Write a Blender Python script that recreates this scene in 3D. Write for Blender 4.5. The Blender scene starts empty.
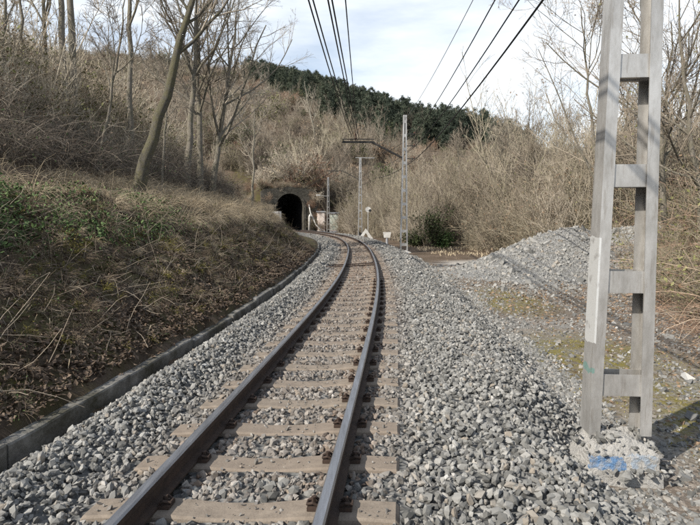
import bpy, math
import numpy as np
from mathutils import Vector

# ------------------------------------------------------------------ camera, sky, sun, exposure
SC = bpy.context.scene
COL = SC.collection
CAMZ = 1.66
cd = bpy.data.cameras.new('camera'); cam = bpy.data.objects.new('camera', cd); COL.objects.link(cam)
cd.sensor_width = 36.0; cd.lens = 36.0 * 530.0 / 700.0; cd.clip_start = 0.05; cd.clip_end = 3000
cam.location = (0, 0, CAMZ)
cam.rotation_euler = (math.radians(90 - 4.69), 0, 0)
SC.camera = cam

SUN_EL, SUN_BEHIND = math.radians(37), math.radians(38)
S = Vector((-math.cos(SUN_EL) * math.cos(SUN_BEHIND), -math.cos(SUN_EL) * math.sin(SUN_BEHIND), math.sin(SUN_EL)))
w = bpy.data.worlds.new('World'); SC.world = w; w.use_nodes = True
nt = w.node_tree; nt.nodes.clear()
def N(tree, kind, **kw):
    n = tree.nodes.new(kind)
    for k, v in kw.items(): setattr(n, k, v)
    return n
sky = N(nt, 'ShaderNodeTexSky', sky_type='NISHITA', sun_disc=False, sun_elevation=SUN_EL,
        sun_rotation=math.radians(232), air_density=1.0, dust_density=0.3, ozone_density=1.0)
tc = N(nt, 'ShaderNodeTexCoord'); mp = N(nt, 'ShaderNodeMapping'); mp.inputs['Scale'].default_value = (1.0, 1.3, 4.0)
mp.inputs['Location'].default_value = (0.9, 0.35, 0.1)
nz = N(nt, 'ShaderNodeTexNoise'); nz.inputs['Scale'].default_value = 1.6; nz.inputs['Detail'].default_value = 7; nz.inputs['Roughness'].default_value = 0.55
rp = N(nt, 'ShaderNodeValToRGB'); rp.color_ramp.elements[0].position = 0.40; rp.color_ramp.elements[1].position = 0.60
rp.color_ramp.elements[0].color = (0.30, 0.30, 0.30, 1)
mx = N(nt, 'ShaderNodeMix', data_type='RGBA'); mx.inputs[7].default_value = (7.9, 8.25, 8.5, 1)
bg = N(nt, 'ShaderNodeBackground'); bg.inputs['Strength'].default_value = 0.11
wo = N(nt, 'ShaderNodeOutputWorld')
L = nt.links.new
L(tc.outputs['Generated'], mp.inputs['Vector']); L(mp.outputs['Vector'], nz.inputs['Vector'])
sx = N(nt, 'ShaderNodeSeparateXYZ'); L(tc.outputs['Generated'], sx.inputs[0])
mr = N(nt, 'ShaderNodeMapRange'); mr.inputs['From Min'].default_value = 0.12; mr.inputs['From Max'].default_value = 0.75; mr.inputs['To Min'].default_value = 1.0; mr.inputs['To Max'].default_value = 0.45
L(sx.outputs['Z'], mr.inputs['Value']); ml = N(nt, 'ShaderNodeMath', operation='MULTIPLY')
L(nz.outputs['Fac'], rp.inputs['Fac']); L(rp.outputs['Color'], ml.inputs[0]); L(mr.outputs[0], ml.inputs[1]); L(ml.outputs[0], mx.inputs['Factor'])
L(sky.outputs['Color'], mx.inputs[6]); L(mx.outputs[2], bg.inputs['Color']); L(bg.outputs['Background'], wo.inputs['Surface'])

ld = bpy.data.lights.new('sun', 'SUN'); ld.energy = 5.0; ld.angle = math.radians(0.5); ld.color = (1.0, 0.945, 0.85)
sun = bpy.data.objects.new('sun', ld); COL.objects.link(sun); sun.rotation_euler = S.to_track_quat('Z', 'Y').to_euler()
SC.view_settings.view_transform = 'Standard'; SC.view_settings.look = 'None'; SC.view_settings.gamma = 1
SC.view_settings.use_curve_mapping = False; SC.view_settings.exposure = 0.5
SC.render.engine = 'CYCLES'
SC.cycles.max_bounces = 5; SC.cycles.diffuse_bounces = 3; SC.cycles.use_denoising = False

# ------------------------------------------------------------------ helpers
rng = np.random.default_rng(7)
def tag(o, label=None, cat=None, group=None, kind=None):
    for k, v in (('label', label), ('category', cat), ('group', group), ('kind', kind)):
        if v: o[k] = v
    return o
def empty(name, loc, label, cat, group=None, rz=0.0):
    o = bpy.data.objects.new(name, None); COL.objects.link(o); o.location = loc; o.rotation_euler = (0, 0, rz)
    o.empty_display_size = 0.2
    return tag(o, label, cat, group)
def mesh_np(name, V, faces, mats, attrs=None, smooth=False, midx=None):
    """faces: list of int arrays (n,3) or (n,4)"""
    me = bpy.data.meshes.new(name)
    V = np.asarray(V, np.float32).reshape(-1, 3)
    faces = [np.asarray(f, np.int32) for f in faces if len(f)]
    me.vertices.add(len(V)); me.vertices.foreach_set('co', V.ravel())
    loops = np.concatenate([f.ravel() for f in faces]); cnt = np.concatenate([np.full(len(f), f.shape[1], np.int32) for f in faces])
    me.loops.add(len(loops)); me.loops.foreach_set('vertex_index', loops)
    me.polygons.add(len(cnt)); st = np.zeros(len(cnt), np.int32); st[1:] = np.cumsum(cnt)[:-1]
    me.polygons.foreach_set('loop_start', st)
    if smooth: me.polygons.foreach_set('use_smooth', np.ones(len(cnt), bool))
    else: me.polygons.foreach_set('use_smooth', np.zeros(len(cnt), bool))
    for m in (mats if isinstance(mats, (list, tuple)) else [mats]): me.materials.append(m)
    if midx is not None: me.polygons.foreach_set('material_index', np.asarray(midx, np.int32))
    for k, a in (attrs or {}).items():
        a = np.asarray(a, np.float32)
        at = me.attributes.new(k, 'FLOAT', 'POINT'); at.data.foreach_set('value', a.ravel())
    me.update(calc_edges=True); me.validate()
    return me
def link(name, me, parent=None, loc=None, rot=None):
    o = bpy.data.objects.new(name, me); COL.objects.link(o)
    if parent: o.parent = parent
    if loc is not None: o.location = loc
    if rot is not None: o.rotation_euler = rot
    return o

class MB:
    """collects simple solids into ONE mesh"""
    def __init__(s): s.V = []; s.F = []; s.n = 0
    def add(s, V, F):
        s.V.append(np.asarray(V, float)); s.F += [[i + s.n for i in f] for f in F]; s.n += len(V); return s
    def box(s, a, b):
        (x0, y0, z0), (x1, y1, z1) = a, b
        V = [(x0,y0,z0),(x1,y0,z0),(x1,y1,z0),(x0,y1,z0),(x0,y0,z1),(x1,y0,z1),(x1,y1,z1),(x0,y1,z1)]
        return s.add(V, [(0,3,2,1),(4,5,6,7),(0,1,5,4),(1,2,6,5),(2,3,7,6),(3,0,4,7)])
    def bar(s, p, q, wx, wy):
        """box-section bar from p to q"""
        p, q = Vector(p), Vector(q); d = (q - p).normalized()
        a = d.cross(Vector((0, 0, 1)) if abs(d.z) < 0.95 else Vector((0, 1, 0))).normalized(); b = d.cross(a)
        V = []
        for c in (p, q):
            for i, j in ((-1,-1),(1,-1),(1,1),(-1,1)): V.append(tuple(c + a * (i * wx / 2) + b * (j * wy / 2)))
        return s.add(V, [(0,3,2,1),(4,5,6,7),(0,1,5,4),(1,2,6,5),(2,3,7,6),(3,0,4,7)])
    def tube(s, pts, r, k=8):
        P = np.array(pts, float)[None]; R = np.full((1, len(pts)), 1.0) * np.asarray(r)
        V, F = tubes(P, R, k); n = len(pts)
        F = [list(f) for f in F] + [list(range(k))[::-1], list(range((n - 1) * k, n * k))]
        return s.add(V, F)
    def mesh(s, name, mat, smooth=False):
        me = bpy.data.meshes.new(name); me.from_pydata(np.concatenate(s.V).tolist(), [], s.F)
        me.materials.append(mat)
        if smooth: me.polygons.foreach_set('use_smooth', np.ones(len(me.polygons), bool))
        me.update(); return me
    def build(s, name, mat, parent=None, loc=None, rot=None, smooth=False):
        return link(name, s.mesh(name, mat, smooth), parent, loc, rot)

def tubes(P, R, k=3):
    """P (B,n,3) polylines, R (B,n) radii -> verts, quads"""
    B, n, _ = P.shape
    T = np.empty_like(P); T[:, 1:-1] = P[:, 2:] - P[:, :-2]; T[:, 0] = P[:, 1] - P[:, 0]; T[:, -1] = P[:, -1] - P[:, -2]
    T /= np.linalg.norm(T, axis=2, keepdims=True) + 1e-9
    ref = np.where(np.abs(T[:, :1, 2:3]) > 0.8, np.array([[[1., 0, 0]]]), np.array([[[0, 0, 1.]]]))
    A = np.cross(T, np.broadcast_to(ref, T.shape)); A /= np.linalg.norm(A, axis=2, keepdims=True) + 1e-9
    Bn = np.cross(T, A)
    th = np.arange(k) / k * 2 * np.pi
    V = P[:, :, None] + R[:, :, None, None] * (A[:, :, None] * np.cos(th)[None, None, :, None] + Bn[:, :, None] * np.sin(th)[None, None, :, None])
    idx = np.arange(B * n * k).reshape(B, n, k)
    a = idx[:, :-1]; b = idx[:, 1:]
    F = np.stack([a, np.roll(a, -1, 2), np.roll(b, -1, 2), b], -1).reshape(-1, 4)
    return V.reshape(-1, 3), F

def join(parts):
    """parts: list of (V, F) quads/tris -> V, [F4, F3]"""
    Vs, F4, F3, n = [], [], [], 0
    for V, F in parts:
        if len(V) == 0: continue
        (F4 if F.shape[1] == 4 else F3).append(F + n); Vs.append(V); n += len(V)
    return np.concatenate(Vs), [np.concatenate(F) for F in (F4, F3) if F]

def unit(v): return v / (np.linalg.norm(v, axis=-1, keepdims=True) + 1e-9)
def grow(P, R, nch, ln, ang, up, wig, n, fr, rs, r):
    """children of polylines: P (B,m,3)"""
    B, m, _ = P.shape
    t = r.uniform(fr[0], fr[1], (B, nch)); i = np.minimum((t * (m - 1)).astype(int), m - 2); f = (t * (m - 1) - i)[..., None]
    bi = np.arange(B)[:, None]
    p0 = P[bi, i] * (1 - f) + P[bi, i + 1] * f; r0 = R[bi, i] * (1 - f[..., 0]) + R[bi, i + 1] * f[..., 0]
    T = unit(P[bi, i + 1] - P[bi, i])
    plen = np.linalg.norm(np.diff(P, axis=1), axis=2).sum(1)[:, None]
    q = r.normal(size=(B, nch, 3)); q = unit(q - (q * T).sum(-1, keepdims=True) * T)
    a = r.uniform(ang[0], ang[1], (B, nch, 1))
    D = unit(np.cos(a) * T + np.sin(a) * q)
    Ls = plen * r.uniform(ln[0], ln[1], (B, nch)) * (1.15 - 0.6 * t)
    out = np.empty((B, nch, n, 3)); out[:, :, 0] = p0
    for k in range(1, n):
        D = unit(D + r.normal(size=D.shape) * wig + np.array([0, 0, up]))
        out[:, :, k] = out[:, :, k - 1] + D * (Ls / (n - 1))[..., None]
    rr = (np.minimum(r0 * rs, r0)[..., None] * np.linspace(1, 0.35, n))
    return out.reshape(-1, n, 3), rr.reshape(-1, n)
def leaves(pts, size, r, flat=0.0, wd=.55):
    n = len(pts); a = unit(r.normal(size=(n, 3)) * np.array([1, 1, 1 - flat])); b = unit(np.cross(a, r.normal(size=(n, 3)) * np.array([1 - flat, 1 - flat, 1])))
    s = (size * r.uniform(0.6, 1.4, n))[:, None]
    c = np.cross(a, b)
    V = np.stack([pts - a * s, pts + b * s * wd + c * s * 0.15, pts + a * s, pts - b * s * wd + c * s * 0.15], 1).reshape(-1, 3)
    return V, np.arange(4 * n).reshape(n, 4)

# value noise
_LAT = np.random.default_rng(3).random((256, 256))
def vnoise(x, y):
    x0 = np.floor(x).astype(int); y0 = np.floor(y).astype(int); fx = x - x0; fy = y - y0
    fx = fx * fx * (3 - 2 * fx); fy = fy * fy * (3 - 2 * fy)
    g = lambda i, j: _LAT[i & 255, j & 255]
    return (g(x0, y0) * (1 - fx) + g(x0 + 1, y0) * fx) * (1 - fy) + (g(x0, y0 + 1) * (1 - fx) + g(x0 + 1, y0 + 1) * fx) * fy
def fbm(x, y, o=4):
    s = 0; a = 0.5; t = 0
    for k in range(o):
        s = s + a * vnoise(x * 2 ** k + 17.3 * k, y * 2 ** k + 9.1 * k); t += a; a *= 0.5
    return s / t - 0.5
def sstep(a, b, x): t = np.clip((x - a) / (b - a), 0, 1); return t * t * (3 - 2 * t)

# ------------------------------------------------------------------ materials
def mat(name, build):
    m = bpy.data.materials.new(name); m.use_nodes = True; t = m.node_tree; t.nodes.clear()
    out = N(t, 'ShaderNodeOutputMaterial'); b = N(t, 'ShaderNodeBsdfPrincipled'); t.links.new(b.outputs[0], out.inputs[0])
    b.inputs['Roughness'].default_value = 0.9; b.inputs['Specular IOR Level'].default_value = 0.2
    build(t, b); return m
def ramp(t, src, stops):
    r = N(t, 'ShaderNodeValToRGB'); e = r.color_ramp.elements
    while len(e) < len(stops): e.new(0.5)
    for q, (p, c) in zip(e, stops): q.position = p; q.color = (*c, 1) if len(c) == 3 else c
    t.links.new(src, r.inputs['Fac']); return r.outputs['Color']
def noise(t, scale, detail=5, rough=0.6, coord='Object', vec=None, sc=None):
    n = N(t, 'ShaderNodeTexNoise'); n.inputs['Scale'].default_value = scale; n.inputs['Detail'].default_value = detail; n.inputs['Roughness'].default_value = rough
    if vec is None: vec = N(t, 'ShaderNodeTexCoord').outputs[coord]
    if sc:
        m = N(t, 'ShaderNodeMapping'); m.inputs['Scale'].default_value = sc; t.links.new(vec, m.inputs['Vector']); vec = m.outputs['Vector']
    t.links.new(vec, n.inputs['Vector']); return n.outputs['Fac']
def mixc(t, fac, a, b, mode='MIX'):
    m = N(t, 'ShaderNodeMix', data_type='RGBA', blend_type=mode)
    for s, v in ((0, fac), (6, a), (7, b)):
        if hasattr(v, 'links'): t.links.new(v, m.inputs[s])
        else: m.inputs[s].default_value = v if s == 0 else (*v, 1)
    return m.outputs[2]
def bump(t, b, h, strength, dist=0.02):
    n = N(t, 'ShaderNodeBump'); n.inputs['Strength'].default_value = strength; n.inputs['Distance'].default_value = dist
    t.links.new(h, n.inputs['Height']); t.links.new(n.outputs[0], b.inputs['Normal'])
def attr(t, name):
    n = N(t, 'ShaderNodeAttribute'); n.attribute_name = name; return n.outputs['Fac']
def setc(t, b, c): t.links.new(c, b.inputs['Base Color'])
def mth(t, op, a, b=None, clamp=False):
    m = N(t, 'ShaderNodeMath', operation=op, use_clamp=clamp)
    for i, v in enumerate((a, b)):
        if v is None: continue
        if hasattr(v, 'links'): t.links.new(v, m.inputs[i])
        else: m.inputs[i].default_value = v
    return m.outputs[0]

def m_stone(t, b):
    c = ramp(t, attr(t, 'rnd'), [(0, (0.085, 0.084, 0.079)), (0.3, (0.15, 0.148, 0.14)), (0.65, (0.212, 0.208, 0.196)), (0.9, (0.28, 0.274, 0.258)), (0.97, (0.22, 0.19, 0.155)), (1, (0.42, 0.415, 0.40))])
    n = noise(t, 45, 4)
    c = mixc(t, 0.5, c, ramp(t, n, [(0.3, (0.45, 0.45, 0.45)), (0.7, (0.62, 0.61, 0.6))]), 'OVERLAY')
    c = mixc(t, attr(t, 'rust'), c, (0.17, 0.105, 0.065))
    setc(t, b, c); bump(t, b, n, 0.4, 0.008)
M_STONE = mat('crushed_stone', m_stone)
def m_piece(t, b):
    oi = N(t, 'ShaderNodeObjectInfo')
    c = ramp(t, oi.outputs['Random'], [(0, (0.085, 0.084, 0.079)), (0.3, (0.15, 0.148, 0.14)), (0.65, (0.212, 0.208, 0.196)), (0.9, (0.28, 0.274, 0.258)), (0.97, (0.22, 0.19, 0.155)), (1, (0.42, 0.415, 0.40))])
    n = noise(t, 40, 4); c = mixc(t, 0.5, c, ramp(t, n, [(0.3, (0.45, 0.45, 0.45)), (0.7, (0.62, 0.61, 0.6))]), 'OVERLAY')
    setc(t, b, c); bump(t, b, n, 0.4, 0.008)
M_PIECE = mat('ballast_stone', m_piece)
def m_bed(t, b):
    v = N(t, 'ShaderNodeTexVoronoi'); v.inputs['Scale'].default_value = 20
    t.links.new(N(t, 'ShaderNodeTexCoord').outputs['Object'], v.inputs['Vector'])
    c = ramp(t, v.outputs['Color'], [(0.1, (0.06, 0.06, 0.058)), (0.5, (0.11, 0.11, 0.106)), (0.9, (0.19, 0.186, 0.18))])  # darker than the stones: shade in the gaps is put into the colour
    c = mixc(t, mth(t, 'MULTIPLY', attr(t, 'rust'), 0.9), c, (0.17, 0.11, 0.075)); setc(t, b, c)
    bump(t, b, v.outputs['Distance'], 1.0, 0.06)
    b.inputs['Roughness'].default_value = 0.95
M_BED = mat('ballast_bed', m_bed)
def m_heap(t, b):
    v = N(t, 'ShaderNodeTexVoronoi'); v.inputs['Scale'].default_value = 26; t.links.new(N(t, 'ShaderNodeTexCoord').outputs['Object'], v.inputs['Vector'])
    setc(t, b, ramp(t, v.outputs['Color'], [(0.1, (0.13, 0.128, 0.122)), (0.5, (0.23, 0.226, 0.215)), (0.9, (0.34, 0.335, 0.32))])); bump(t, b, v.outputs['Distance'], 1.0, 0.05)
M_HEAP = mat('heap_rubble', m_heap)
def m_ground(t, b):
    n1 = noise(t, 1.3, 8, 0.7); n2 = noise(t, 14, 6, 0.7); n3 = noise(t, 60, 3, 0.7)
    litter = mixc(t, ramp(t, n2, [(0.35, (0, 0, 0)), (0.65, (1, 1, 1))]), (0.085, 0.060, 0.042), (0.20, 0.15, 0.11))
    soil = mixc(t, n3, (0.05, 0.036, 0.022), (0.12, 0.085, 0.055))
    c = mixc(t, ramp(t, n1, [(0.4, (0, 0, 0)), (0.62, (1, 1, 1))]), litter, soil)
    vv = N(t, 'ShaderNodeTexVoronoi'); vv.inputs['Scale'].default_value = 30; t.links.new(N(t, 'ShaderNodeTexCoord').outputs['Object'], vv.inputs['Vector'])
    grav = mixc(t, ramp(t, n1, [(0.4, (0, 0, 0)), (0.6, (1, 1, 1))]), ramp(t, vv.outputs['Color'], [(0.1, (0.13, 0.125, 0.115)), (0.5, (0.23, 0.222, 0.205)), (0.9, (0.36, 0.345, 0.32))]), ramp(t, vv.outputs['Color'], [(0.1, (0.12, 0.095, 0.075)), (0.5, (0.22, 0.18, 0.145)), (0.9, (0.34, 0.29, 0.24))]))
    c = mixc(t, attr(t, 'bare'), c, grav)
    c = mixc(t, attr(t, 'path'), c, mixc(t, n2, (0.36, 0.33, 0.29), (0.52, 0.49, 0.44)))
    mo = mth(t, 'MULTIPLY', attr(t, 'moss'), ramp(t, noise(t, 7, 6, 0.75), [(0.40, (0, 0, 0)), (0.58, (1, 1, 1))]))
    c = mixc(t, mo, c, mixc(t, n3, (0.12, 0.10, 0.02), (0.25, 0.21, 0.05)))
    c = mixc(t, attr(t, 'bank'), c, mixc(t, ramp(t, n1, [(0.42, (0, 0, 0)), (0.58, (1, 1, 1))]), (0.066, 0.048, 0.034), (0.085, 0.074, 0.03)))
    setc(t, b, c); bump(t, b, mth(t, 'ADD', n2, n3), 0.7, 0.05)
M_GROUND = mat('ground', m_ground)
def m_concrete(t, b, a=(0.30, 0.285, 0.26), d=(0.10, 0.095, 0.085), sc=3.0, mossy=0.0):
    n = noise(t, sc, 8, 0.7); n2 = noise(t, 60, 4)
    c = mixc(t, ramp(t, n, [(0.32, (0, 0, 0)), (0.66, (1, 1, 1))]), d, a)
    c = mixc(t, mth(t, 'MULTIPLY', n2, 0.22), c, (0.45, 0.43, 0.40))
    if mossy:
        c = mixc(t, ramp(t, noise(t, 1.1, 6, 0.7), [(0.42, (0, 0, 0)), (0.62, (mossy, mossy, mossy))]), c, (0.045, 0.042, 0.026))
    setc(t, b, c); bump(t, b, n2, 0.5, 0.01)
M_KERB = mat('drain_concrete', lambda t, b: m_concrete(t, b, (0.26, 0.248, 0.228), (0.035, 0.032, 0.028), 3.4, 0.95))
def m_sleeper(t, b):
    oi = N(t, 'ShaderNodeObjectInfo'); n = noise(t, 9, 8, 0.75); n2 = noise(t, 90, 3)
    c = mixc(t, ramp(t, n, [(0.3, (0, 0, 0)), (0.7, (1, 1, 1))]), (0.10, 0.080, 0.062), (0.24, 0.198, 0.155))
    c = mixc(t, mth(t, 'MULTIPLY', oi.outputs['Random'], 0.45), c, (0.17, 0.13, 0.10))
    c = mixc(t, mth(t, 'MULTIPLY', n2, 0.35), c, (0.30, 0.265, 0.23)); setc(t, b, c); bump(t, b, n2, 0.5, 0.006)
M_SLEEPER = mat('sleeper_concrete', m_sleeper)
def m_rust(t, b):
    n = noise(t, 14, 6, 0.7); setc(t, b, ramp(t, n, [(0.3, (0.030, 0.022, 0.019)), (0.6, (0.055, 0.037, 0.028)), (0.8, (0.095, 0.055, 0.035))]))
    b.inputs['Roughness'].default_value = 0.75; bump(t, b, n, 0.2, 0.004)
M_RUST = mat('rusty_steel', m_rust)
def m_railtop(t, b):
    n = noise(t, 3, 5, 0.6, sc=(14, 1, 1)); setc(t, b, ramp(t, n, [(0.3, (0.22, 0.22, 0.23)), (0.7, (0.38, 0.385, 0.405))]))
    b.inputs['Metallic'].default_value = 0.85; b.inputs['Roughness'].default_value = 0.36
M_RAILTOP = mat('worn_rail_head', m_railtop)
def m_galv(t, b, paint=False):
    n = noise(t, 2.2, 8, 0.7, sc=(3, 3, 1)); n2 = noise(t, 25, 4)
    c = mixc(t, ramp(t, n, [(0.35, (0, 0, 0)), (0.65, (1, 1, 1))]), (0.36, 0.35, 0.335), (0.60, 0.59, 0.575))
    c = mixc(t, mth(t, 'MULTIPLY', n2, 0.3), c, (0.30, 0.27, 0.22))
    c = mixc(t, ramp(t, noise(t, 7, 6, 0.75, sc=(4, 4, .35)), [(0.54, (0, 0, 0)), (0.72, (.6, .6, .6))]), c, (0.20, 0.165, 0.125))
    b.inputs['Metallic'].default_value = 0.6; b.inputs['Roughness'].default_value = 0.42
    if paint:
        g = N(t, 'ShaderNodeTexCoord'); sp = N(t, 'ShaderNodeSeparateXYZ'); t.links.new(g.outputs['Object'], sp.inputs[0])
        z = mth(t, 'ADD', sp.outputs['Z'], mth(t, 'MULTIPLY', noise(t, 9, 3), 0.14))
        f = mth(t, 'MULTIPLY', mth(t, 'GREATER_THAN', z, 0.80), mth(t, 'LESS_THAN', z, 1.62))
        xx = mth(t, 'LESS_THAN', mth(t, 'ADD', sp.outputs['X'], mth(t, 'MULTIPLY', sp.outputs['Z'], -0.0165)), -0.2215)
        f = mth(t, 'MULTIPLY', f, xx)
        chip = ramp(t, noise(t, 9, 6), [(0.30, (0, 0, 0)), (0.44, (1, 1, 1))])
        c = mixc(t, mth(t, 'MULTIPLY', f, chip), c, (0.80, 0.80, 0.78))
        z2 = mth(t, 'MULTIPLY', mth(t, 'GREATER_THAN', z, 0.55), mth(t, 'LESS_THAN', z, 0.60))
        c = mixc(t, mth(t, 'MULTIPLY', mth(t, 'MULTIPLY', z2, xx), 0.5), c, (0.12, 0.42, 0.36))
    setc(t, b, c); bump(t, b, n2, 0.15, 0.004)
M_GALV = mat('galvanised_steel', m_galv)
M_GALVP = mat('galvanised_steel_with_paint', lambda t, b: m_galv(t, b, True))
M_DARKSTEEL = mat('dark_steel', lambda t, b: setc(t, b, ramp(t, noise(t, 12), [(0.3, (0.025, 0.024, 0.023)), (0.7, (0.06, 0.058, 0.055))])))
def m_found(t, b):
    n = noise(t, 7, 8, 0.75); n2 = noise(t, 55, 5, 0.7)
    c = mixc(t, n2, mixc(t, n, (0.17, 0.16, 0.145), (0.47, 0.455, 0.43)), (0.44, 0.425, 0.40))
    g = N(t, 'ShaderNodeTexCoord'); sp = N(t, 'ShaderNodeSeparateXYZ'); t.links.new(g.outputs['Object'], sp.inputs[0])
    nn = mth(t, 'MULTIPLY', mth(t, 'SUBTRACT', noise(t, 13, 3), 0.5), 0.16)
    x = mth(t, 'ADD', sp.outputs['X'], nn); z = mth(t, 'ADD', sp.outputs['Z'], mth(t, 'MULTIPLY', nn, 0.5))
    def win(v, a, bb): return mth(t, 'MULTIPLY', mth(t, 'GREATER_THAN', v, a), mth(t, 'LESS_THAN', v, bb))
    f = mth(t, 'MULTIPLY', win(x, -0.24, 0.0), win(z, -0.21, -0.11)); f2 = mth(t, 'MULTIPLY', win(x, 0.05, 0.24), win(z, -0.20, -0.09))
    fr = mth(t, 'LESS_THAN', sp.outputs['Y'], -0.15)
    wear = ramp(t, noise(t, 20, 4), [(0.40, (0, 0, 0)), (0.58, (1, 1, 1))])
    c = mixc(t, mth(t, 'MULTIPLY', mth(t, 'MULTIPLY', f, fr), mth(t, 'ADD', mth(t, 'MULTIPLY', wear, 0.6), 0.35)), c, (0.10, 0.20, 0.36))
    c = mixc(t, mth(t, 'MULTIPLY', mth(t, 'MULTIPLY', f2, fr), mth(t, 'MULTIPLY', wear, 0.55)), c, (0.22, 0.31, 0.42))
    setc(t, b, c); bump(t, b, mth(t, 'ADD', n2, n), 0.8, 0.03)
M_FOUND = mat('rough_foundation_concrete', m_found)
def m_twig(name, stops, extra=None):
    def f(t, b):
        oi = N(t, 'ShaderNodeObjectInfo'); n = noise(t, 1.7, 4)
        v = mth(t, 'ADD', mth(t, 'MULTIPLY', oi.outputs['Random'], 0.6), mth(t, 'MULTIPLY', n, 0.4))
        setc(t, b, ramp(t, v, stops)); b.inputs['Roughness'].default_value = 0.85
    return mat(name, f)
M_TWIG = m_twig('grey_brown_twigs', [(0.15, (0.155, 0.126, 0.097)), (0.5, (0.255, 0.214, 0.165)), (0.85, (0.40, 0.35, 0.28))])
M_TWIG_PALE = m_twig('pale_grey_twigs', [(0.15, (0.26, 0.215, 0.158)), (0.5, (0.39, 0.335, 0.255)), (0.85, (0.53, 0.475, 0.38))])
M_TWIG_OLIVE = m_twig('olive_twigs', [(0.15, (0.145, 0.122, 0.085)), (0.5, (0.23, 0.198, 0.142)), (0.85, (0.35, 0.31, 0.232))])
M_TWIG_DARK = m_twig('dark_bramble_stems', [(0.15, (0.10, 0.082, 0.064)), (0.5, (0.175, 0.145, 0.115)), (0.85, (0.29, 0.25, 0.20))])
M_TWIG_RED = m_twig('reddish_bramble_stems', [(0.15, (0.19, 0.115, 0.08)), (0.5, (0.29, 0.20, 0.145)), (0.85, (0.40, 0.31, 0.23))])
def m_leaf(name, stops, tr=0.0):
    def f(t, b):
        v = mth(t, 'ADD', mth(t, 'MULTIPLY', noise(t, 2.3, 3), 0.5), mth(t, 'MULTIPLY', noise(t, 23, 2), 0.5))
        setc(t, b, ramp(t, v, stops)); b.inputs['Roughness'].default_value = 0.7
    return mat(name, f)
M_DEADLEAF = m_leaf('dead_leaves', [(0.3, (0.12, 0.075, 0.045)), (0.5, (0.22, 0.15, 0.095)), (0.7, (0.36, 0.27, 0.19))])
M_BANKLEAF = m_leaf('dark_dead_leaves', [(0.3, (0.045, 0.032, 0.023)), (0.5, (0.095, 0.068, 0.048)), (0.7, (0.22, 0.165, 0.122))])  # leaf tones darker than those of the loose dead leaves
M_DRYBROWN = m_leaf('dry_brown_stalks', [(0.3, (0.10, 0.072, 0.048)), (0.5, (0.19, 0.145, 0.10)), (0.7, (0.32, 0.255, 0.18))])
M_STRAW = m_leaf('dead_grass', [(0.3, (0.28, 0.215, 0.14)), (0.5, (0.44, 0.36, 0.245)), (0.7, (0.60, 0.52, 0.39))])
M_GREEN = m_leaf('green_leaves', [(0.3, (0.035, 0.06, 0.022)), (0.5, (0.075, 0.12, 0.04)), (0.7, (0.15, 0.19, 0.08))])
M_DKGREEN = m_leaf('dark_green_leaves', [(0.3, (0.035, 0.045, 0.018)), (0.5, (0.06, 0.075, 0.03)), (0.7, (0.11, 0.125, 0.055))])
M_OLIVELEAF = m_leaf('olive_leaves', [(0.3, (0.09, 0.095, 0.035)), (0.5, (0.165, 0.165, 0.065)), (0.7, (0.29, 0.28, 0.14))])
M_MOSS = m_leaf('moss_tufts', [(0.3, (0.09, 0.08, 0.02)), (0.5, (0.18, 0.155, 0.04)), (0.7, (0.28, 0.24, 0.08))])
def m_conifer(t, b):
    oi = N(t, 'ShaderNodeObjectInfo'); v = mth(t, 'ADD', mth(t, 'MULTIPLY', oi.outputs['Random'], 0.6), mth(t, 'MULTIPLY', noise(t, 1.2, 3), 0.4))
    setc(t, b, ramp(t, v, [(0.2, (0.042, 0.054, 0.040)), (0.5, (0.062, 0.076, 0.055)), (0.8, (0.09, 0.105, 0.072))]))
M_CONIFER = mat('pine_needles', m_conifer)
def m_bark(name, a, c2, moss, mossf):
    def f(t, b):
        n = noise(t, 9, 8, 0.8, sc=(2.5, 2.5, 0.7)); n2 = noise(t, 3.5, 8, 0.8); n3 = noise(t, 40, 3)
        c = mixc(t, ramp(t, n, [(0.35, (0, 0, 0)), (0.65, (1, 1, 1))]), a, c2)
        c = mixc(t, mth(t, 'MULTIPLY', ramp(t, n2, [(0.44, (0, 0, 0)), (0.56, (1, 1, 1))]), mossf), c, moss)
        c = mixc(t, mth(t, 'MULTIPLY', n3, 0.3), c, (0.36, 0.34, 0.29)); setc(t, b, c); bump(t, b, n, 1.0, 0.06)
    return mat(name, f)
M_BARK = m_bark('grey_bark', (0.12, 0.10, 0.08), (0.30, 0.265, 0.22), (0.11, 0.105, 0.05), 0.5)
M_BARKMOSS = m_bark('mossy_bark', (0.026, 0.022, 0.018), (0.13, 0.115, 0.09), (0.095, 0.085, 0.032), 0.85)
def m_masonry(t, b):
    n = noise(t, 1.4, 7, 0.7); setc(t, b, ramp(t, n, [(0.3, (0.035, 0.032, 0.025)), (0.5, (0.07, 0.064, 0.052)), (0.72, (0.13, 0.122, 0.105))])); bump(t, b, noise(t, 4, 6), 0.7, 0.1)
M_MASONRY = mat('tunnel_masonry', m_masonry)
M_LINING = mat('dark_tunnel_lining', lambda t, b: setc(t, b, ramp(t, noise(t, 1.0), [(0.3, (0.02, 0.019, 0.018)), (0.7, (0.045, 0.042, 0.04))])))  # one very dark mottled tone over the whole bore
def paint(name, c, c2, sc=3.0, r=0.6):
    def f(t, b): setc(t, b, ramp(t, noise(t, sc, 7, 0.7), [(0.35, c2), (0.6, c)])); b.inputs['Roughness'].default_value = r
    return mat(name, f)
M_WHITE = paint('weathered_white_paint', (0.55, 0.54, 0.51), (0.36, 0.34, 0.31))
M_PINKWHITE = paint('faded_pinkish_paint', (0.70, 0.62, 0.56), (0.50, 0.40, 0.34))
M_BROWNDOOR = paint('rusty_brown_door', (0.30, 0.16, 0.09), (0.20, 0.10, 0.06))
M_GREENPANEL = paint('faded_green_panel', (0.55, 0.56, 0.50), (0.30, 0.36, 0.30))
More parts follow.
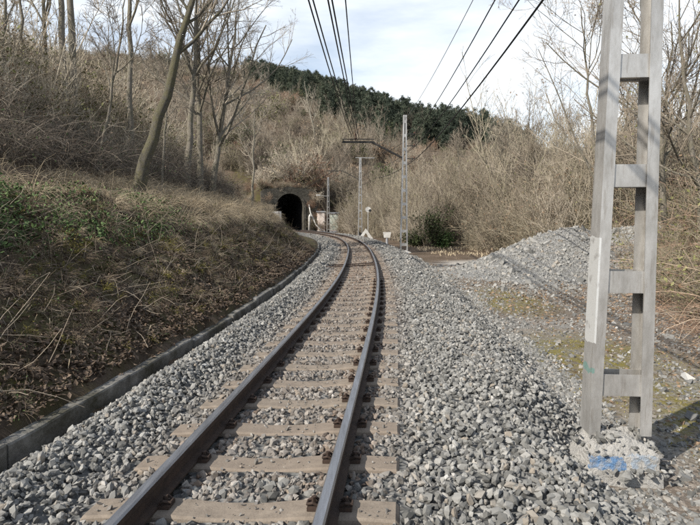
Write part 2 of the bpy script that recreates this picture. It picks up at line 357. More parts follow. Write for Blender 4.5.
M_GREYWALL = paint('grey_concrete_wall', (0.34, 0.35, 0.37), (0.20, 0.20, 0.21), 1.5)
M_BLACK = paint('black_paint', (0.02, 0.02, 0.02), (0.03, 0.03, 0.03))
M_WIRE = paint('dark_wire', (0.018, 0.018, 0.018), (0.03, 0.03, 0.03), 8, 0.6)
M_WIREGREY = paint('grey_wire', (0.20, 0.21, 0.22), (0.14, 0.15, 0.16), 8, 0.6)
M_INSUL = paint('brown_insulator', (0.12, 0.06, 0.04), (0.07, 0.04, 0.03), 8, 0.3)
M_EARTH = paint('ochre_earth', (0.30, 0.215, 0.14), (0.17, 0.12, 0.08), 1.6, 0.95)

# ------------------------------------------------------------------ track alignment
CY = np.array([-30, -8, 0, 2.5, 5, 9, 13.5, 18.5, 24, 30, 38, 47, 57, 67, 78, 90, 120.])
CX = np.array([-4.1, -1.75, -.93, -.68, -.44, -.09, .20, .37, .45, .42, .08, -.75, -2.6, -5.2, -8.9, -13.6, -27.])
def _spline(xs, ys):
    n = len(xs); h = np.diff(xs); A = np.eye(n); r = np.zeros(n)
    for i in range(1, n - 1):
        A[i, i - 1:i + 2] = h[i - 1], 2 * (h[i - 1] + h[i]), h[i]; r[i] = 6 * ((ys[i + 1] - ys[i]) / h[i] - (ys[i] - ys[i - 1]) / h[i - 1])
    return np.linalg.solve(A, r)
_M = _spline(CY, CX)
_yy = np.linspace(-30, 120, 3001)
def _ev(y):
    i = np.clip(np.searchsorted(CY, y) - 1, 0, len(CY) - 2); h = CY[i + 1] - CY[i]; a = (CY[i + 1] - y) / h; b = (y - CY[i]) / h
    return a * CX[i] + b * CX[i + 1] + ((a ** 3 - a) * _M[i] + (b ** 3 - b) * _M[i + 1]) * h * h / 6
_xx = _ev(_yy)
_k = np.exp(-0.5 * (np.arange(-80, 81) / 32.0) ** 2); _k /= _k.sum()
_xs = np.convolve(np.pad(_xx, 80, mode='reflect', reflect_type='odd'), _k, 'valid')
_sl = np.gradient(_xs, _yy)
def XC(y): return np.interp(y, _yy, _xs)
def SLOPE(y): return np.interp(y, _yy, _sl)
_arc = np.concatenate([[0], np.cumsum(np.hypot(np.diff(_xs), np.diff(_yy)))]); _arc -= np.interp(0, _yy, _arc)
def Y_at(s): return np.interp(s, _arc, _yy)
def uoff(x, y): m = SLOPE(y); return (x - XC(y)) / np.sqrt(1 + m * m)
def place(s, u):
    """track coordinates -> world xy, heading angle about z"""
    y = Y_at(s); m = SLOPE(y); c = 1 / np.sqrt(1 + m * m)
    return XC(y) + u * c, y - u * m * c, -np.arctan(m)
CANT = 0.0425
def cant(u): return np.clip(u, -1.15, 1.15) * CANT

# ------------------------------------------------------------------ terrain
YP = 78.0; XP = float(XC(YP)); MP = float(SLOPE(YP)); TP = np.array([MP, 1]) / math.hypot(MP, 1); NP_ = np.array([TP[1], -TP[0]])
def along(x, y): return (x - XP) * TP[0] + (y - YP) * TP[1]
def lateral(x, y): return (x - XP) * NP_[0] + (y - YP) * NP_[1]
def hill(x, y):
    P = np.interp(x, [-260, -170, -70, -15, 22, 60, 115, 200, 300], [70, 80, 74, 59.5, 44, 31, 16, 8, 5])
    t = np.clip((y - 79 - np.clip(x + 4, 0, 60) * 0.12) / 175, 0, 1)
    back = np.where(y > 270, np.clip(1 - (y - 270) / 500, 0.2, 1), 1)
    return np.where(t > 0, P * t ** 0.68 * back + fbm(x * .03, y * .03) * 6 * np.clip(t * 4, 0, 1), -5.0)
def PILE(x, y):
    a = np.exp(-(((x - 8.1) / 2.5) ** 2 + ((y - 19.6) / 2.3) ** 2) ** 1.0) * 1.62
    b = np.exp(-(((x - 10.8) / 2.6) ** 2 + ((y - 20.2) / 2.4) ** 2)) * 1.5
    c = np.exp(-(((x - 5.6) / 2.0) ** 2 + ((y - 17.6) / 2.2) ** 2)) * 0.55
    p = np.maximum(np.maximum(a, b), 0) + c * 0.8
    return p * (1 + 0.35 * fbm(x * .8, y * .8, 4)) + 0.10 * fbm(x * 3, y * 3, 3) * np.clip(p * 3, 0, 1)
def shoulder(y): return 2.35 + 0.45 * fbm(y * .45, y * 0 + 4.2, 3) - 0.22 * sstep(5.2, 4.4, y)
def ground_z(x, y):
    x = np.asarray(x, float); y = np.asarray(y, float)
    u = uoff(x, y); a = along(x, y)
    n = fbm(x * .9, y * .9, 4)
    # left
    v = -u - 3.9 * sstep(30, 58, y); v = np.where(-u < 2.38, -u, np.maximum(v, 2.40))
    bank = 2.2 * sstep(2.2, 5.9, v) * 0.40 + 2.2 * np.clip((v - 2.42) / 3.1, 0, 1) * 0.60
    up = np.clip(v - 5.0, 0, None)
    lh = bank + 0.08 * np.minimum(up, 2.0) + 0.47 * np.clip(up - 1.6, 0, 26) + 0.22 * np.clip(up - 27.5, 0, 60) + (n * 0.42 + fbm(x * 3.1, y * 3.1, 3) * .16) * np.clip((v - 2.55) / 1.0, 0, 1)
    zl = np.where(-u < 2.38, -0.40, lh - 0.14)
    # right
    e = shoulder(y)
    zr = -0.36 + 0.10 * n + 0.22 * np.clip(x - 7.5 - 0.12 * np.clip(y - 6, 0, 40), 0, 9) * sstep(3, 8, u) * sstep(30, 20, y)
    zr = zr + 0.9 * sstep(28, 60, y) * sstep(5, 14, u) + PILE(x, y)
    z = np.where(u < 0, zl, np.where(u < e + 0.1, -0.40, zr))
    h = hill(x, y)
    cut = sstep(3.0, 10.0, np.abs(u))
    z = np.where(a < 0, np.where(np.abs(u) < 3, z, np.maximum(z, np.where(h > 0, h * cut, -5))), np.maximum(np.maximum(np.where(u < 0, lh, -0.3), h), np.where(np.abs(lateral(x, y)) < 6, 6.4 - 0.25 * np.clip(np.abs(lateral(x, y)) - 3, 0, 9) ** 2, -9)))
    return z
def gz(x, y): return float(ground_z(np.array([x]), np.array([y]))[0])

def axis(segs):
    out = [np.array([segs[0][0]])]
    for a, b, d in segs: n = max(1, int(round((b - a) / d))); out.append(np.linspace(a, b, n + 1)[1:])
    return np.concatenate(out)
gx = axis([(-900, -300, 100), (-300, -90, 12), (-90, -30, 2.2), (-30, -12, 0.7), (-12, 12, 0.17), (12, 30, 0.7), (30, 90, 2.5), (90, 300, 12), (300, 900, 100)])
gy = axis([(-60, -8, 4), (-8, 1, 0.6), (1, 28, 0.19), (28, 60, 0.5), (60, 92, 0.4), (92, 150, 2.5), (150, 330, 9), (330, 1500, 120)])
GX, GY = np.meshgrid(gx, gy)
GZ = ground_z(GX, GY)
nx, ny = len(gx), len(gy)
idx = np.arange(nx * ny).reshape(ny, nx)
Fq = np.stack([idx[:-1, :-1], idx[:-1, 1:], idx[1:, 1:], idx[1:, :-1]], -1)
zs = np.stack([GZ[:-1, :-1], GZ[:-1, 1:], GZ[1:, 1:], GZ[1:, :-1]], -1); cx = (GX[:-1, :-1] + GX[1:, 1:]) / 2; cy = (GY[:-1, :-1] + GY[1:, 1:]) / 2
hole = (np.abs(lateral(cx, cy)) < 2.35) & (np.abs(along(cx, cy)) < 1.2) & (zs.max(-1) - zs.min(-1) > 1.2)
Fq = Fq[~hole].reshape(-1, 4)
U = uoff(GX, GY)
a_path = sstep(1.0, 0.2, np.hypot((GX - 4.8 - 0.25 * (GY - 22)) / 1.7, (GY - 22.5) / 5.5) + fbm(GX, GY) * 0.7) * 0.9
a_bare = sstep(2.0, 3.0, U) * sstep(8.5, 6.5, GX - 0.05 * GY) * sstep(27, 22, GY) * np.clip(0.75 + fbm(GX * .7, GY * .7) * 1.6, 0, 1)
a_moss = np.maximum(sstep(1.3, 0.5, np.hypot((GX - 3.6) / 1.25, (GY - 7.0) / 2.4)), np.maximum(sstep(1.2, .5, np.hypot((GX - 3.9) / 1.0, (GY - 13) / 2.2)), sstep(1.2, .4, np.hypot((GX - 3.4) / .7, (GY - 4.7) / .9)))) * np.clip(0.9 + fbm(GX * 1.4, GY * 1.4) * 2, 0, 1)
a_bank = sstep(2.2, 2.6, -U) * sstep(6.2, 5.0, -U)
terrain = link('ground', mesh_np('ground', np.stack([GX, GY, GZ], -1).reshape(-1, 3), [Fq], M_GROUND, {'path': a_path, 'bare': a_bare, 'moss': a_moss, 'bank': a_bank}, smooth=True))
tag(terrain, kind='structure')

# ------------------------------------------------------------------ ballast bed (sheet in track coordinates) and its stones
def bed_z(u, y):
    e = shoulder(y); v = -u
    z = np.where(u < 0,
        np.where(v < 1.0, -0.035, np.where(v < 1.5, -0.035 + 0.13 * sstep(1.0, 1.45, v), 0.095 - 0.42 * sstep(1.45, 2.25, v))),
        -0.035 + 0.04 * sstep(0.95, 1.5, u) - 0.52 * sstep(e - 0.35, e + 0.6, u))
    return z + cant(u) + 0.05 * fbm(u * 1.5 + 3, y * 1.5, 3) * sstep(0.9, 1.4, np.abs(u)) * 1.6
ss = axis([(-6, 0, 0.5), (0, 30, 0.12), (30, 100, 0.5)])
uu = axis([(-2.25, -1.2, 0.08), (-1.2, 1.2, 0.15), (1.2, 3.5, 0.1)])
SS, UU = np.meshgrid(ss, uu, indexing='ij')
bx, by, _ = place(SS, UU)
bz = bed_z(UU, by); 
bi = np.arange(bx.size).reshape(bx.shape)
Fb = np.stack([bi[:-1, :-1], bi[1:, :-1], bi[1:, 1:], bi[:-1, 1:]], -1).reshape(-1, 4)[:, ::-1]
rustb = np.clip(sstep(1.35, 0.75, np.abs(UU)) * 0.55 * np.clip(0.9 + fbm(UU * 2, SS * .6) * 2, 0, 1) * sstep(3, 14, SS), 0, 1)
bed = tag(link('ballast_bed', mesh_np('ballast_bed', np.stack([bx, by, bz], -1).reshape(-1, 3), [Fb], M_BED, {'rust': rustb}, smooth=True)), kind='structure')

PH = (1 + 5 ** .5) / 2
ICO_V = unit(np.array([(-1,PH,0),(1,PH,0),(-1,-PH,0),(1,-PH,0),(0,-1,PH),(0,1,PH),(0,-1,-PH),(0,1,-PH),(PH,0,-1),(PH,0,1),(-PH,0,-1),(-PH,0,1)]))
ICO_F = np.array([(0,11,5),(0,5,1),(0,1,7),(0,7,10),(0,10,11),(1,5,9),(5,11,4),(11,10,2),(10,7,6),(7,1,8),(3,9,4),(3,4,2),(3,2,6),(3,6,8),(3,8,9),(4,9,5),(2,4,11),(6,2,10),(8,6,7),(9,8,1)])
CUB_V = unit(np.array([(x, y, z) for x in (-1, 1) for y in (-1, 1) for z in (-1, 1)], float))
CUB_F = np.array([(0,1,3),(0,3,2),(4,6,7),(4,7,5),(0,4,5),(0,5,1),(2,3,7),(2,7,6),(0,2,6),(0,6,4),(1,5,7),(1,7,3)])
def rotmats(n, r):
    q = unit(r.normal(size=(n, 4))); w_, x, y, z = q.T
    return np.stack([1-2*(y*y+z*z), 2*(x*y-z*w_), 2*(x*z+y*w_), 2*(x*y+z*w_), 1-2*(x*x+z*z), 2*(y*z-x*w_), 2*(x*z-y*w_), 2*(y*z+x*w_), 1-2*(x*x+y*y)], -1).reshape(n, 3, 3)
def stone_shapes(n, r, base, jit=0.30):
    V = base[None] * (1 + r.normal(size=(n, len(base), 1)) * jit * 0.6) + r.normal(size=(n, len(base), 3)) * jit * 0.35
    return V * np.stack([r.uniform(0.85, 1.3, n), r.uniform(0.65, 1.05, n), r.uniform(0.5, 0.8, n)], -1)[:, None]
def stones(C, size, r, base, faces, tilt=True):
    n = len(C); V = stone_shapes(n, r, base) * size[:, None, None]
    V = np.einsum('nij,nkj->nki', rotmats(n, r), V) + C[:, None]
    F = faces[None] + (np.arange(n) * len(base))[:, None, None]
    return V.reshape(-1, 3), F.reshape(-1, 3)
SLEEP_STEP = 0.6; S0 = 1.75
def scatter_ballast(s0, s1, dens, size, r, ulo=-2.2, uhi=3.6):
    n = int((s1 - s0) * (uhi - ulo) * dens); s = r.uniform(s0, s1, n); u = r.uniform(ulo, uhi, n)
    x, y, _ = place(s, u)
    ph = np.abs((s - S0 + SLEEP_STEP / 2) % SLEEP_STEP - SLEEP_STEP / 2)
    keep = ~((np.abs(u) < 0.96) & (ph < 0.125 + r.normal(size=n) * 0.012)) & (np.abs(np.abs(u) - 0.53) > 0.075)
    e = shoulder(y); keep &= (u < e + 0.75) & (r.random(n) < np.where(u > e + .6, 0.5, 1)) & ~((np.abs(x - FX + .07) < 0.36) & (np.abs(y - FY) < 0.27))
    s, u, x, y, e = s[keep], u[keep], x[keep], y[keep], e[keep]; n = len(s)
    sz = size * np.clip(np.exp(r.normal(size=n) * 0.30), .5, 1.6)
    crib = (np.abs(u) < 0.96)
    z = bed_z(u, y) + np.where(crib, r.uniform(-0.02, 0.015, n), r.uniform(-0.025, 0.03, n))
    z = np.maximum(z, ground_z(x, y) * (u > e) + -9 * (u <= e))
    rust = np.clip(sstep(1.25, 0.6, np.abs(u)) * (0.22 + 0.5 * r.random(n) * sstep(4, 16, s)) + (np.abs(np.abs(u) - .53) < .2) * .35 * r.random(n), 0, 0.85)
    return np.stack([x, y, z], -1), sz, rust, s, u
ZF0 = -.03; FX, FY = 2.12, 4.06     # foundation of the near mast
r1 = np.random.default_rng(11)
# stones that can be picked apart one by one
C, sz, ru, s_, u_ = scatter_ballast(1.9, 3.3, 1350, 0.0212, r1, -1.9, 3.1)
dist = np.hypot(np.hypot(C[:, 0], C[:, 1]), CAMZ - C[:, 2])
pyx = 350 + C[:, 0] / (C[:, 1] * .9966 + (CAMZ - C[:, 2]) * 0.0817) * 530
vis = (pyx > 5) & (pyx < 695) & (C[:, 1] > 2.62)
ordr = np.argsort(-(sz / dist) * vis)[:300]
one = np.zeros(len(C), bool); one[ordr] = True
protos = []
for k in range(14):
    protos.append(mesh_np('stone', stone_shapes(1, r1, ICO_V)[0], [ICO_F], M_PIECE))
rot = r1.uniform(0, 6.28, (len(C), 3))
for j, k in enumerate(np.where(one)[0]):
    o = link('stone', protos[j % 14], bed, C[k] + np.array([0, 0, 0.008]), rot[k]); f = sz[k] * 1.08; o.scale = (f, f, f)
parts = []; rnds = []; rusts = []
def addst(C, sz, ru, base, faces, r):
    V, F = stones(C, sz, r, base, faces); parts.append((V, F)); k = len(base)
    rnds.append(np.repeat(r.random(len(C)), k)); rusts.append(np.repeat(ru, k))
addst(C[~one], sz[~one], ru[~one], ICO_V, ICO_F, r1)
for (a, b, dens, size, base, faces) in ((0.6, 1.9, 250, 0.03, CUB_V, CUB_F), (3.3, 8.0, 1150, 0.0218, ICO_V, ICO_F), (8.0, 14.0, 640, 0.027, CUB_V, CUB_F), (14, 28, 200, 0.040, CUB_V, CUB_F), (28, 60, 45, 0.055, CUB_V, CUB_F)):
    C2, s2, ru2, _, _ = scatter_ballast(a, b, dens, size, r1); addst(C2, s2, ru2, base, faces, r1)
# loose stones on the bare ground to the right
n = 30000; x = r1.uniform(2.2, 9.5, n); y = 3.2 + 20 * r1.random(n) ** 1.3; u = uoff(x, y)
pr = np.clip(0.48 + 1.6 * fbm(x * .7, y * .7 + 5) + 0.6 * sstep(1.4, 0.2, u - shoulder(y)) + .7 * sstep(5.5, 4.2, y), 0, 1); k = (u > shoulder(y) + 0.2) & (r1.random(n) < pr) & (np.abs(x) < .75 * y + 1) & ~((np.abs(x - FX + .07) < 0.36) & (np.abs(y - FY) < 0.27))
C3 = np.stack([x[k], y[k], ground_z(x[k], y[k]) + 0.004], -1); addst(C3, 0.019 * np.exp(r1.normal(size=len(C3)) * .5), np.zeros(len(C3)), CUB_V, CUB_F, r1)
n = 240; xq = FX - .04 + r1.uniform(-.34, .36, n); yq = FY + r1.uniform(-.30, .26, n); rq = np.maximum(np.abs(xq - FX + .04) / .275, np.abs(yq - FY) / .205); k = (rq > .62) | (r1.random(n) < .3)
xq, yq, rq = xq[k], yq[k], rq[k]; zq = np.where(rq < 1.0, ZF0 + .02 - .13 * np.clip(rq - .45, 0, 1) ** 1.5 * 2 + .005, ZF0 - .2); addst(np.stack([xq, yq, zq], -1), .017 * np.exp(r1.normal(size=len(xq)) * .4), np.zeros(len(xq)), ICO_V, ICO_F, r1)
n = 2600; sq = r1.uniform(1.9, 12, n); sq = S0 + SLEEP_STEP * np.round((sq - S0) / SLEEP_STEP) + r1.normal(size=n) * .06; uq = r1.uniform(-.9, .9, n); k = (np.abs(np.abs(uq) - .53) > .16) & (r1.random(n) < .5)
xq, yq, _ = place(sq[k], uq[k]); addst(np.stack([xq, yq, cant(uq[k]) - .012 * (np.abs(uq[k]) < .35) + .003], -1), .008 * np.exp(r1.normal(size=k.sum()) * .5), np.full(k.sum(), .15), CUB_V, CUB_F, r1)
V, F = join(parts)
o = link('ballast', mesh_np('ballast', V, F, M_STONE, {'rnd': np.concatenate(rnds), 'rust': np.concatenate(rusts)}), bed); tag(o, 'grey crushed stone ballast spread along the track', kind='stuff')
NTRI = sum(len(f) for f in F)

# stone heap to the right of the track
n = 15000; x = r1.uniform(2.8, 15, n); y = r1.uniform(13.5, 23.5, n); p = PILE(x, y); k = (r1.random(n) < np.clip(p * 2.2, 0, 1)) & (uoff(x, y) > 3.2)
Cp = np.stack([x[k], y[k], ground_z(x[k], y[k]) + 0.01], -1)
szp = 0.042 * np.exp(r1.normal(size=len(Cp)) * 0.45)
heap = tag(empty('stone_heap', (8.7, 19.6, gz(8.7, 19.6) - 1.9), 'large heap of broken grey stone beside the bare path', 'stone heap'))
big = np.argsort(-szp)[:60]; mb = np.zeros(len(Cp), bool); mb[big] = True
Vp, Fp = stones(Cp[~mb], szp[~mb], r1, CUB_V, CUB_F)
off = np.array(heap.location)
tag(link('rubble', mesh_np('rubble', Vp - off, [Fp], M_STONE, {'rnd': np.repeat(np.clip(0.45 + 0.53 * r1.random((~mb).sum()), 0, 1), 8), 'rust': np.zeros(len(Vp))}), heap), kind='stuff')
for k in big:
    o = link('stone', protos[k % 14], heap, Cp[k] - off, r1.uniform(0, 6, 3)); f = min(szp[k], 0.13); o.scale = (f * 1.2, f, f)
hx = axis([(2.9, 15, 0.2)]); hy = axis([(13.4, 23.6, 0.2)]); HX, HY = np.meshgrid(hx, hy)
HZ = ground_z(HX, HY) + np.where(PILE(HX, HY) > 0.13, 0.012, -0.25)
hi = np.arange(HX.size).reshape(HX.shape); Fh = np.stack([hi[:-1, :-1], hi[:-1, 1:], hi[1:, 1:], hi[1:, :-1]], -1).reshape(-1, 4)
link('core', mesh_np('core', np.stack([HX, HY, HZ], -1).reshape(-1, 3) - off, [Fh], M_HEAP, {'rust': np.zeros(HX.size)}, smooth=True), heap)

# ------------------------------------------------------------------ sleepers, rails, fastenings
def sleeper_mesh():
    xs = np.array([-.95, -.90, -.66, -.40, -.12, .12, .40, .66, .90, .95]); top = np.array([-.075, -.012, .0, .0, -.022, -.022, .0, .0, -.012, -.075])
    V = []
    for x, t in zip(xs, top):
        tw, bw = (.105, .135) if abs(x) > .3 else (.098, .13)
        V += [(x, -bw, -.2), (x, bw, -.2), (x, tw, t - .012), (x, tw - .014, t), (x, -tw + .014, t), (x, -tw, t - .012)]
    F = []
    for i in range(len(xs) - 1):
        for j in range(6): F.append((i * 6 + j, i * 6 + (j + 1) % 6, i * 6 + 6 + (j + 1) % 6, i * 6 + 6 + j))
    F += [tuple(range(6))[::-1], tuple(range(54, 60))]
    me = bpy.data.meshes.new('sleeper'); me.from_pydata(V, [], [f[::-1] for f in F]); me.materials.append(M_SLEEPER); me.update(); return me
SLM = sleeper_mesh()
cl = MB(); cl.box((-.035, -.045, 0), (.035, .045, .02)); cl.tube([(-.03, -.03, .025), (.0, -.035, .045), (.035, -.02, .03), (.035, .02, .03), (0, .035, .045), (-.03, .03, .025)], .009, 6); cl.tube([(0, 0, .015), (0, 0, .065)], .014, 6)
CLM = cl.mesh('rail_clip', M_RUST)
words = ['nearest', 'second nearest', 'third nearest', 'fourth nearest', 'fifth nearest', 'sixth nearest', 'seventh nearest', 'eighth nearest', 'ninth nearest', 'tenth nearest']
ks = 0; s = S0; r2 = np.random.default_rng(5)
while s < 82:
    x, y, a = place(s, 0.0)
    o = link('sleeper', SLM, None, (float(x), float(y), 0.0 + r2.normal() * .003), (0, -CANT, float(a) + r2.normal() * .006))
    if s < 2.0: ll = 'concrete railway sleeper cut off by the bottom edge of the picture'
    else:
        j = int(round((s - S0) / SLEEP_STEP)) - 1 
        ll = ('brownish concrete sleeper across the track, %s whole one to the camera' % words[j]) if 0 <= j < 10 else 'brownish concrete sleeper in the long run beyond the ten nearest ones'
    tag(o, ll, 'sleeper', 'concrete sleepers under the rails')
    if s < 14:
        for u in (-.53, .53):
            for d in (-1, 1): link('rail_clip', CLM, o, (u + d * .092, 0, .002), (0, 0, 0 if d > 0 else math.pi))
    s += SLEEP_STEP
prof = [(-.06, 0), (-.06, .010), (-.012, .024), (-.009, .085), (-.032, .100), (-.033, .132), (-.024, .145), (.024, .145), (.033, .132), (.032, .100), (.009, .085), (.012, .024), (.06, .010), (.06, 0)]
def sweep(profile, u0, ss, zf, tilt=CANT):
    V = []
    for (du, dz) in profile:
        x, y, _ = place(ss, u0 + du - dz * tilt); V.append(np.stack([x, y, zf(u0, y) + du * tilt + dz], -1))
    V = np.stack(V, 1); n, k, _ = V.shape; i = np.arange(n * k).reshape(n, k)
    F = np.stack([i[:-1], np.roll(i, -1, 1)[:-1], np.roll(i, -1, 1)[1:], i[1:]], -1)
    return V.reshape(-1, 3), F
for u0, lab in ((-.53, 'left steel rail with dark rusty side and worn grey head'), (.53, 'right steel rail with shiny bluish worn head')):
    ss_ = axis([(-4, 30, .25), (30, 98, .5)])
    V, F = sweep(prof, u0, ss_, lambda u, y: 0.008 + u * CANT + 0 * y)
    mi = np.zeros(F.shape[:2], int); mi[:, 5:8] = 1
    o = link('rail', mesh_np('rail', V, [F.reshape(-1, 4)], [M_RUST, M_RAILTOP], midx=mi.ravel())); tag(o, lab, 'rail', 'rails of the track')
# bond cables lying across the track
for k, (sb, lab) in enumerate(((18.6, 'nearer of two dark cables lying across the track'), (19.3, 'farther of two dark cables lying across the track'))):
    q = []
    for u in np.linspace(-1.25, .46, 14):
        x, y, _ = place(sb + .06 * math.sin(u * 3 + k), u); q.append((float(x), float(y), float(0.035 + u * CANT)))
    m = MB().tube(q, .022, 6); tag(m.build('bond_cable', M_RUST), lab, 'cable', 'cables across the track')

# ------------------------------------------------------------------ concrete drain wall on the left, block by block
drain = empty('drain_wall', (*[float(v) for v in place(4, -2.35)[:2]], -0.4), 'weathered concrete drain wall along the foot of the left bank', 'drain wall')
sb = -2.0; r3 = np.random.default_rng(9)
while sb < 76:
    ln = 2.0 if sb < 40 else 4.0; n = 6; e = sb + ln - 0.012
    hz = r3.normal() * .018; du = r3.normal() * .012
    pr_ = [(-2.40, -.45), (-2.27, -.45), (-2.265, -.205 + hz), (-2.28, -.19 + hz), (-2.39, -.185 + hz), (-2.40, -.20 + hz)]
    V = []
    for q in np.linspace(sb, e, n):
        for (u, z) in pr_:
            x, y, _ = place(q, u + du); V.append((float(x), float(y), z + .006 * math.sin(q * 7 + u * 9)))
    k = len(pr_); F = []
    for i in range(n - 1):
        for j in range(k): F.append((i * k + j, i * k + k + j, i * k + k + (j + 1) % k, i * k + (j + 1) % k))
    F += [tuple(range(k)), tuple(range((n - 1) * k, n * k))[::-1]]
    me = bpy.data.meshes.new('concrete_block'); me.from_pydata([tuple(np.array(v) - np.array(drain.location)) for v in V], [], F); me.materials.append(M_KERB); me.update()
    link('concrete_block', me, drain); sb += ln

# ------------------------------------------------------------------ lattice masts
def mast(name, loc, rz, label, H=7.9, painted=False, zb=0.38):
    t = empty(name, loc, label, 'mast', 'lattice masts beside the track', rz)
    hw = lambda z: 0.237 - 0.0165 * z
    for sgn in (-1, 1):
        # channel: web outside, flanges inward
        m = MB(); D, FW, T = .20, .085, .012
        for (xa, xb, ya, yb) in ((0, -T, -D / 2, D / 2), (-T, -FW, -D / 2, -D / 2 + T), (-T, -FW, D / 2 - T, D / 2)):
            V = []
            for z in (0, H):
                h = hw(z); f = 1 - 0.35 * z / 8
                for (qx, qy) in ((xa, ya), (xb, ya), (xb, yb), (xa, yb)): V.append((sgn * (h + qx), qy * f, z))
            F = [(0, 3, 2, 1), (4, 5, 6, 7), (0, 1, 5, 4), (1, 2, 6, 5), (2, 3, 7, 6), (3, 0, 4, 7)]
            m.add(V, [f[::-1] for f in F] if sgn > 0 else F)
        m.build('leg', M_GALVP if (painted and sgn < 0) else M_GALV, t)
    z = zb
    while z < H - .05:
        for sy in (-1, 1):
            f = 1 - 0.35 * z / 8; h = hw(z) - .016; y0 = sy * (.10 * f - .0195)
            m = MB(); m.box((-h, y0 - .005, z - .082), (h, y0 + .005, z + .082))
            m.box((-h, y0 - sy * .03, z - .082 - .006), (h, y0 + sy * .005, z - .082 - .0005)); m.build('batten_plate', M_GALV, t)
        z += .81
    return t
def cantilever(t, tip_x, z0, z1, bend):
    """bracket arm reaching over the track; local -x is towards the track"""
    m = MB(); m.bar((-.15, -.05, z0), (bend, -.05, z1), .06, .10); m.bar((-.15, .05, z0), (bend, .05, z1), .06, .09)
    m.build('strut', M_DARKSTEEL, t)
    m = MB(); m.bar((bend + .15, -.06, z1), (tip_x, -.06, z1), .06, .11); m.bar((bend + .15, .06, z1 + .18), (tip_x, .06, z1 + .18), .04, .05); m.bar((tip_x + .05, 0, z1), (tip_x + .05, 0, z1 + .18), .05, .05)
    m.build('cantilever_arm', M_DARKSTEEL, t)
    m = MB(); xq = (tip_x + bend) / 2 - .1
    for k in range(4): m.tube([(xq, 0, z1 + .2 + k * .08), (xq, 0, z1 + .24 + k * .08)], .07, 8)
    m.build('insulator', M_INSUL, t)
def feeder_bracket(t, zs, reach=.75):
    for z in zs:
        m = MB(); m.bar((.1, 0, z), (reach, 0, z), .05, .05); m.bar((.12, 0, z - .35), (reach - .1, 0, z - .02), .03, .03); m.build('side_bracket', M_DARKSTEEL, t)
        m = MB(); m.tube([(reach - .04, 0, z + .02), (reach - .04, 0, z + .12)], .045, 8); m.build('insulator', M_INSUL, t)
ZF = -0.03
m1 = mast('lattice_mast', (FX, FY + .06, ZF), math.radians(-4), 'tall galvanised lattice mast with white paint streak standing on near right', 7.9, True, .40)
feeder_bracket(m1, (5.35, 6.1, 6.8), 1.0)
mx2, my2 = 3.25, 32.0
m2 = mast('lattice_mast', (mx2, my2, -.25), math.radians(2), 'grey lattice mast with cantilever arm reaching over the curve of the track', 8.05, True)
feeder_bracket(m2, (5.5, 6.25, 6.95), .62); cantilever(m2, -3.7, 5.55, 6.45, -1.95)
m3 = mast('lattice_mast', (1.05, 55.0, -.3), math.radians(8), 'slim lattice mast with a T shaped top arm beyond the curve', 8.2)
k = MB(); k.bar((-.5, 0, 8.22), (1.5, 0, 8.22), .05, .06); k.build('top_arm', M_GALV, m3)
k = MB(); k.bar((-.1, 0, 6.0), (-1.9, 0, 6.9), .06, .06); k.bar((-1.8, 0, 6.85), (-3.4, 0, 6.85), .06, .06); k.build('cantilever_arm', M_DARKSTEEL, m3)
m4 = mast('lattice_mast', (-3.15, 77.0, -.25), math.radians(20), 'farthest lattice mast standing in front of the cabinets by the tunnel', 7.9)
k = MB(); k.bar((-.2, 0, 5.2), (-1.5, 0, 5.3), .06, .06); k.box((-1.75, -.14, 5.22), (-1.2, .14, 5.42)); k.build('bracket_lamp', M_WHITE, m4)

# near mast foundation: rough broken concrete block
def rough_block(name, hx_, hy_, h, mat_, seed, nseg=26):
    r = np.random.default_rng(seed)
    import bmesh
    bm = bmesh.new(); bmesh.ops.create_cube(bm, size=2.0); bmesh.ops.subdivide_edges(bm, edges=bm.edges[:], cuts=nseg, use_grid_fill=True)
    for v in bm.verts:
        x, y, z = v.co
        top = z > .98
        rad = max(abs(x), abs(y))
        X, Y = x * hx_, y * hy_; Z = -h + (z + 1) / 2 * h
        nn = float(fbm(np.array([X * 9 + seed]), np.array([Y * 9 + Z * 7]), 4)[0]); n2 = float(fbm(np.array([X * 40 + Z * 30]), np.array([Y * 40 + Z * 13]), 2)[0])
        if z > -.2:
            Z += (-.13 * max(0, rad - .45) ** 1.5 * 2 + nn * .085 + n2 * .035 + .0) * max(0, z)
        sh = (1 + .22 * (1 - z) / 2 + nn * .16) * (1 - .10 * max(0, x * y))
        v.co = (X * sh + n2 * .012, Y * sh + n2 * .014, Z)
    me = bpy.data.meshes.new(name); bm.to_mesh(me); bm.free(); me.materials.append(mat_); return me
tag(link('mast_foundation', rough_block('mast_foundation', .25, .20, .48, M_FOUND, 3, 34), None, (FX - .04, FY - .0, ZF + .012), (0, 0, math.radians(-4))), 'rough broken concrete footing with faded blue paint under the near mast', 'foundation')
for (x, y, z, lab) in ((mx2, my2, -.23, 'low concrete footing under the mast with the cantilever arm'),):
    tag(link('mast_foundation', rough_block('mast_foundation', .4, .3, .4, M_FOUND, 6, 6), None, (x, y, z)), lab, 'foundation')

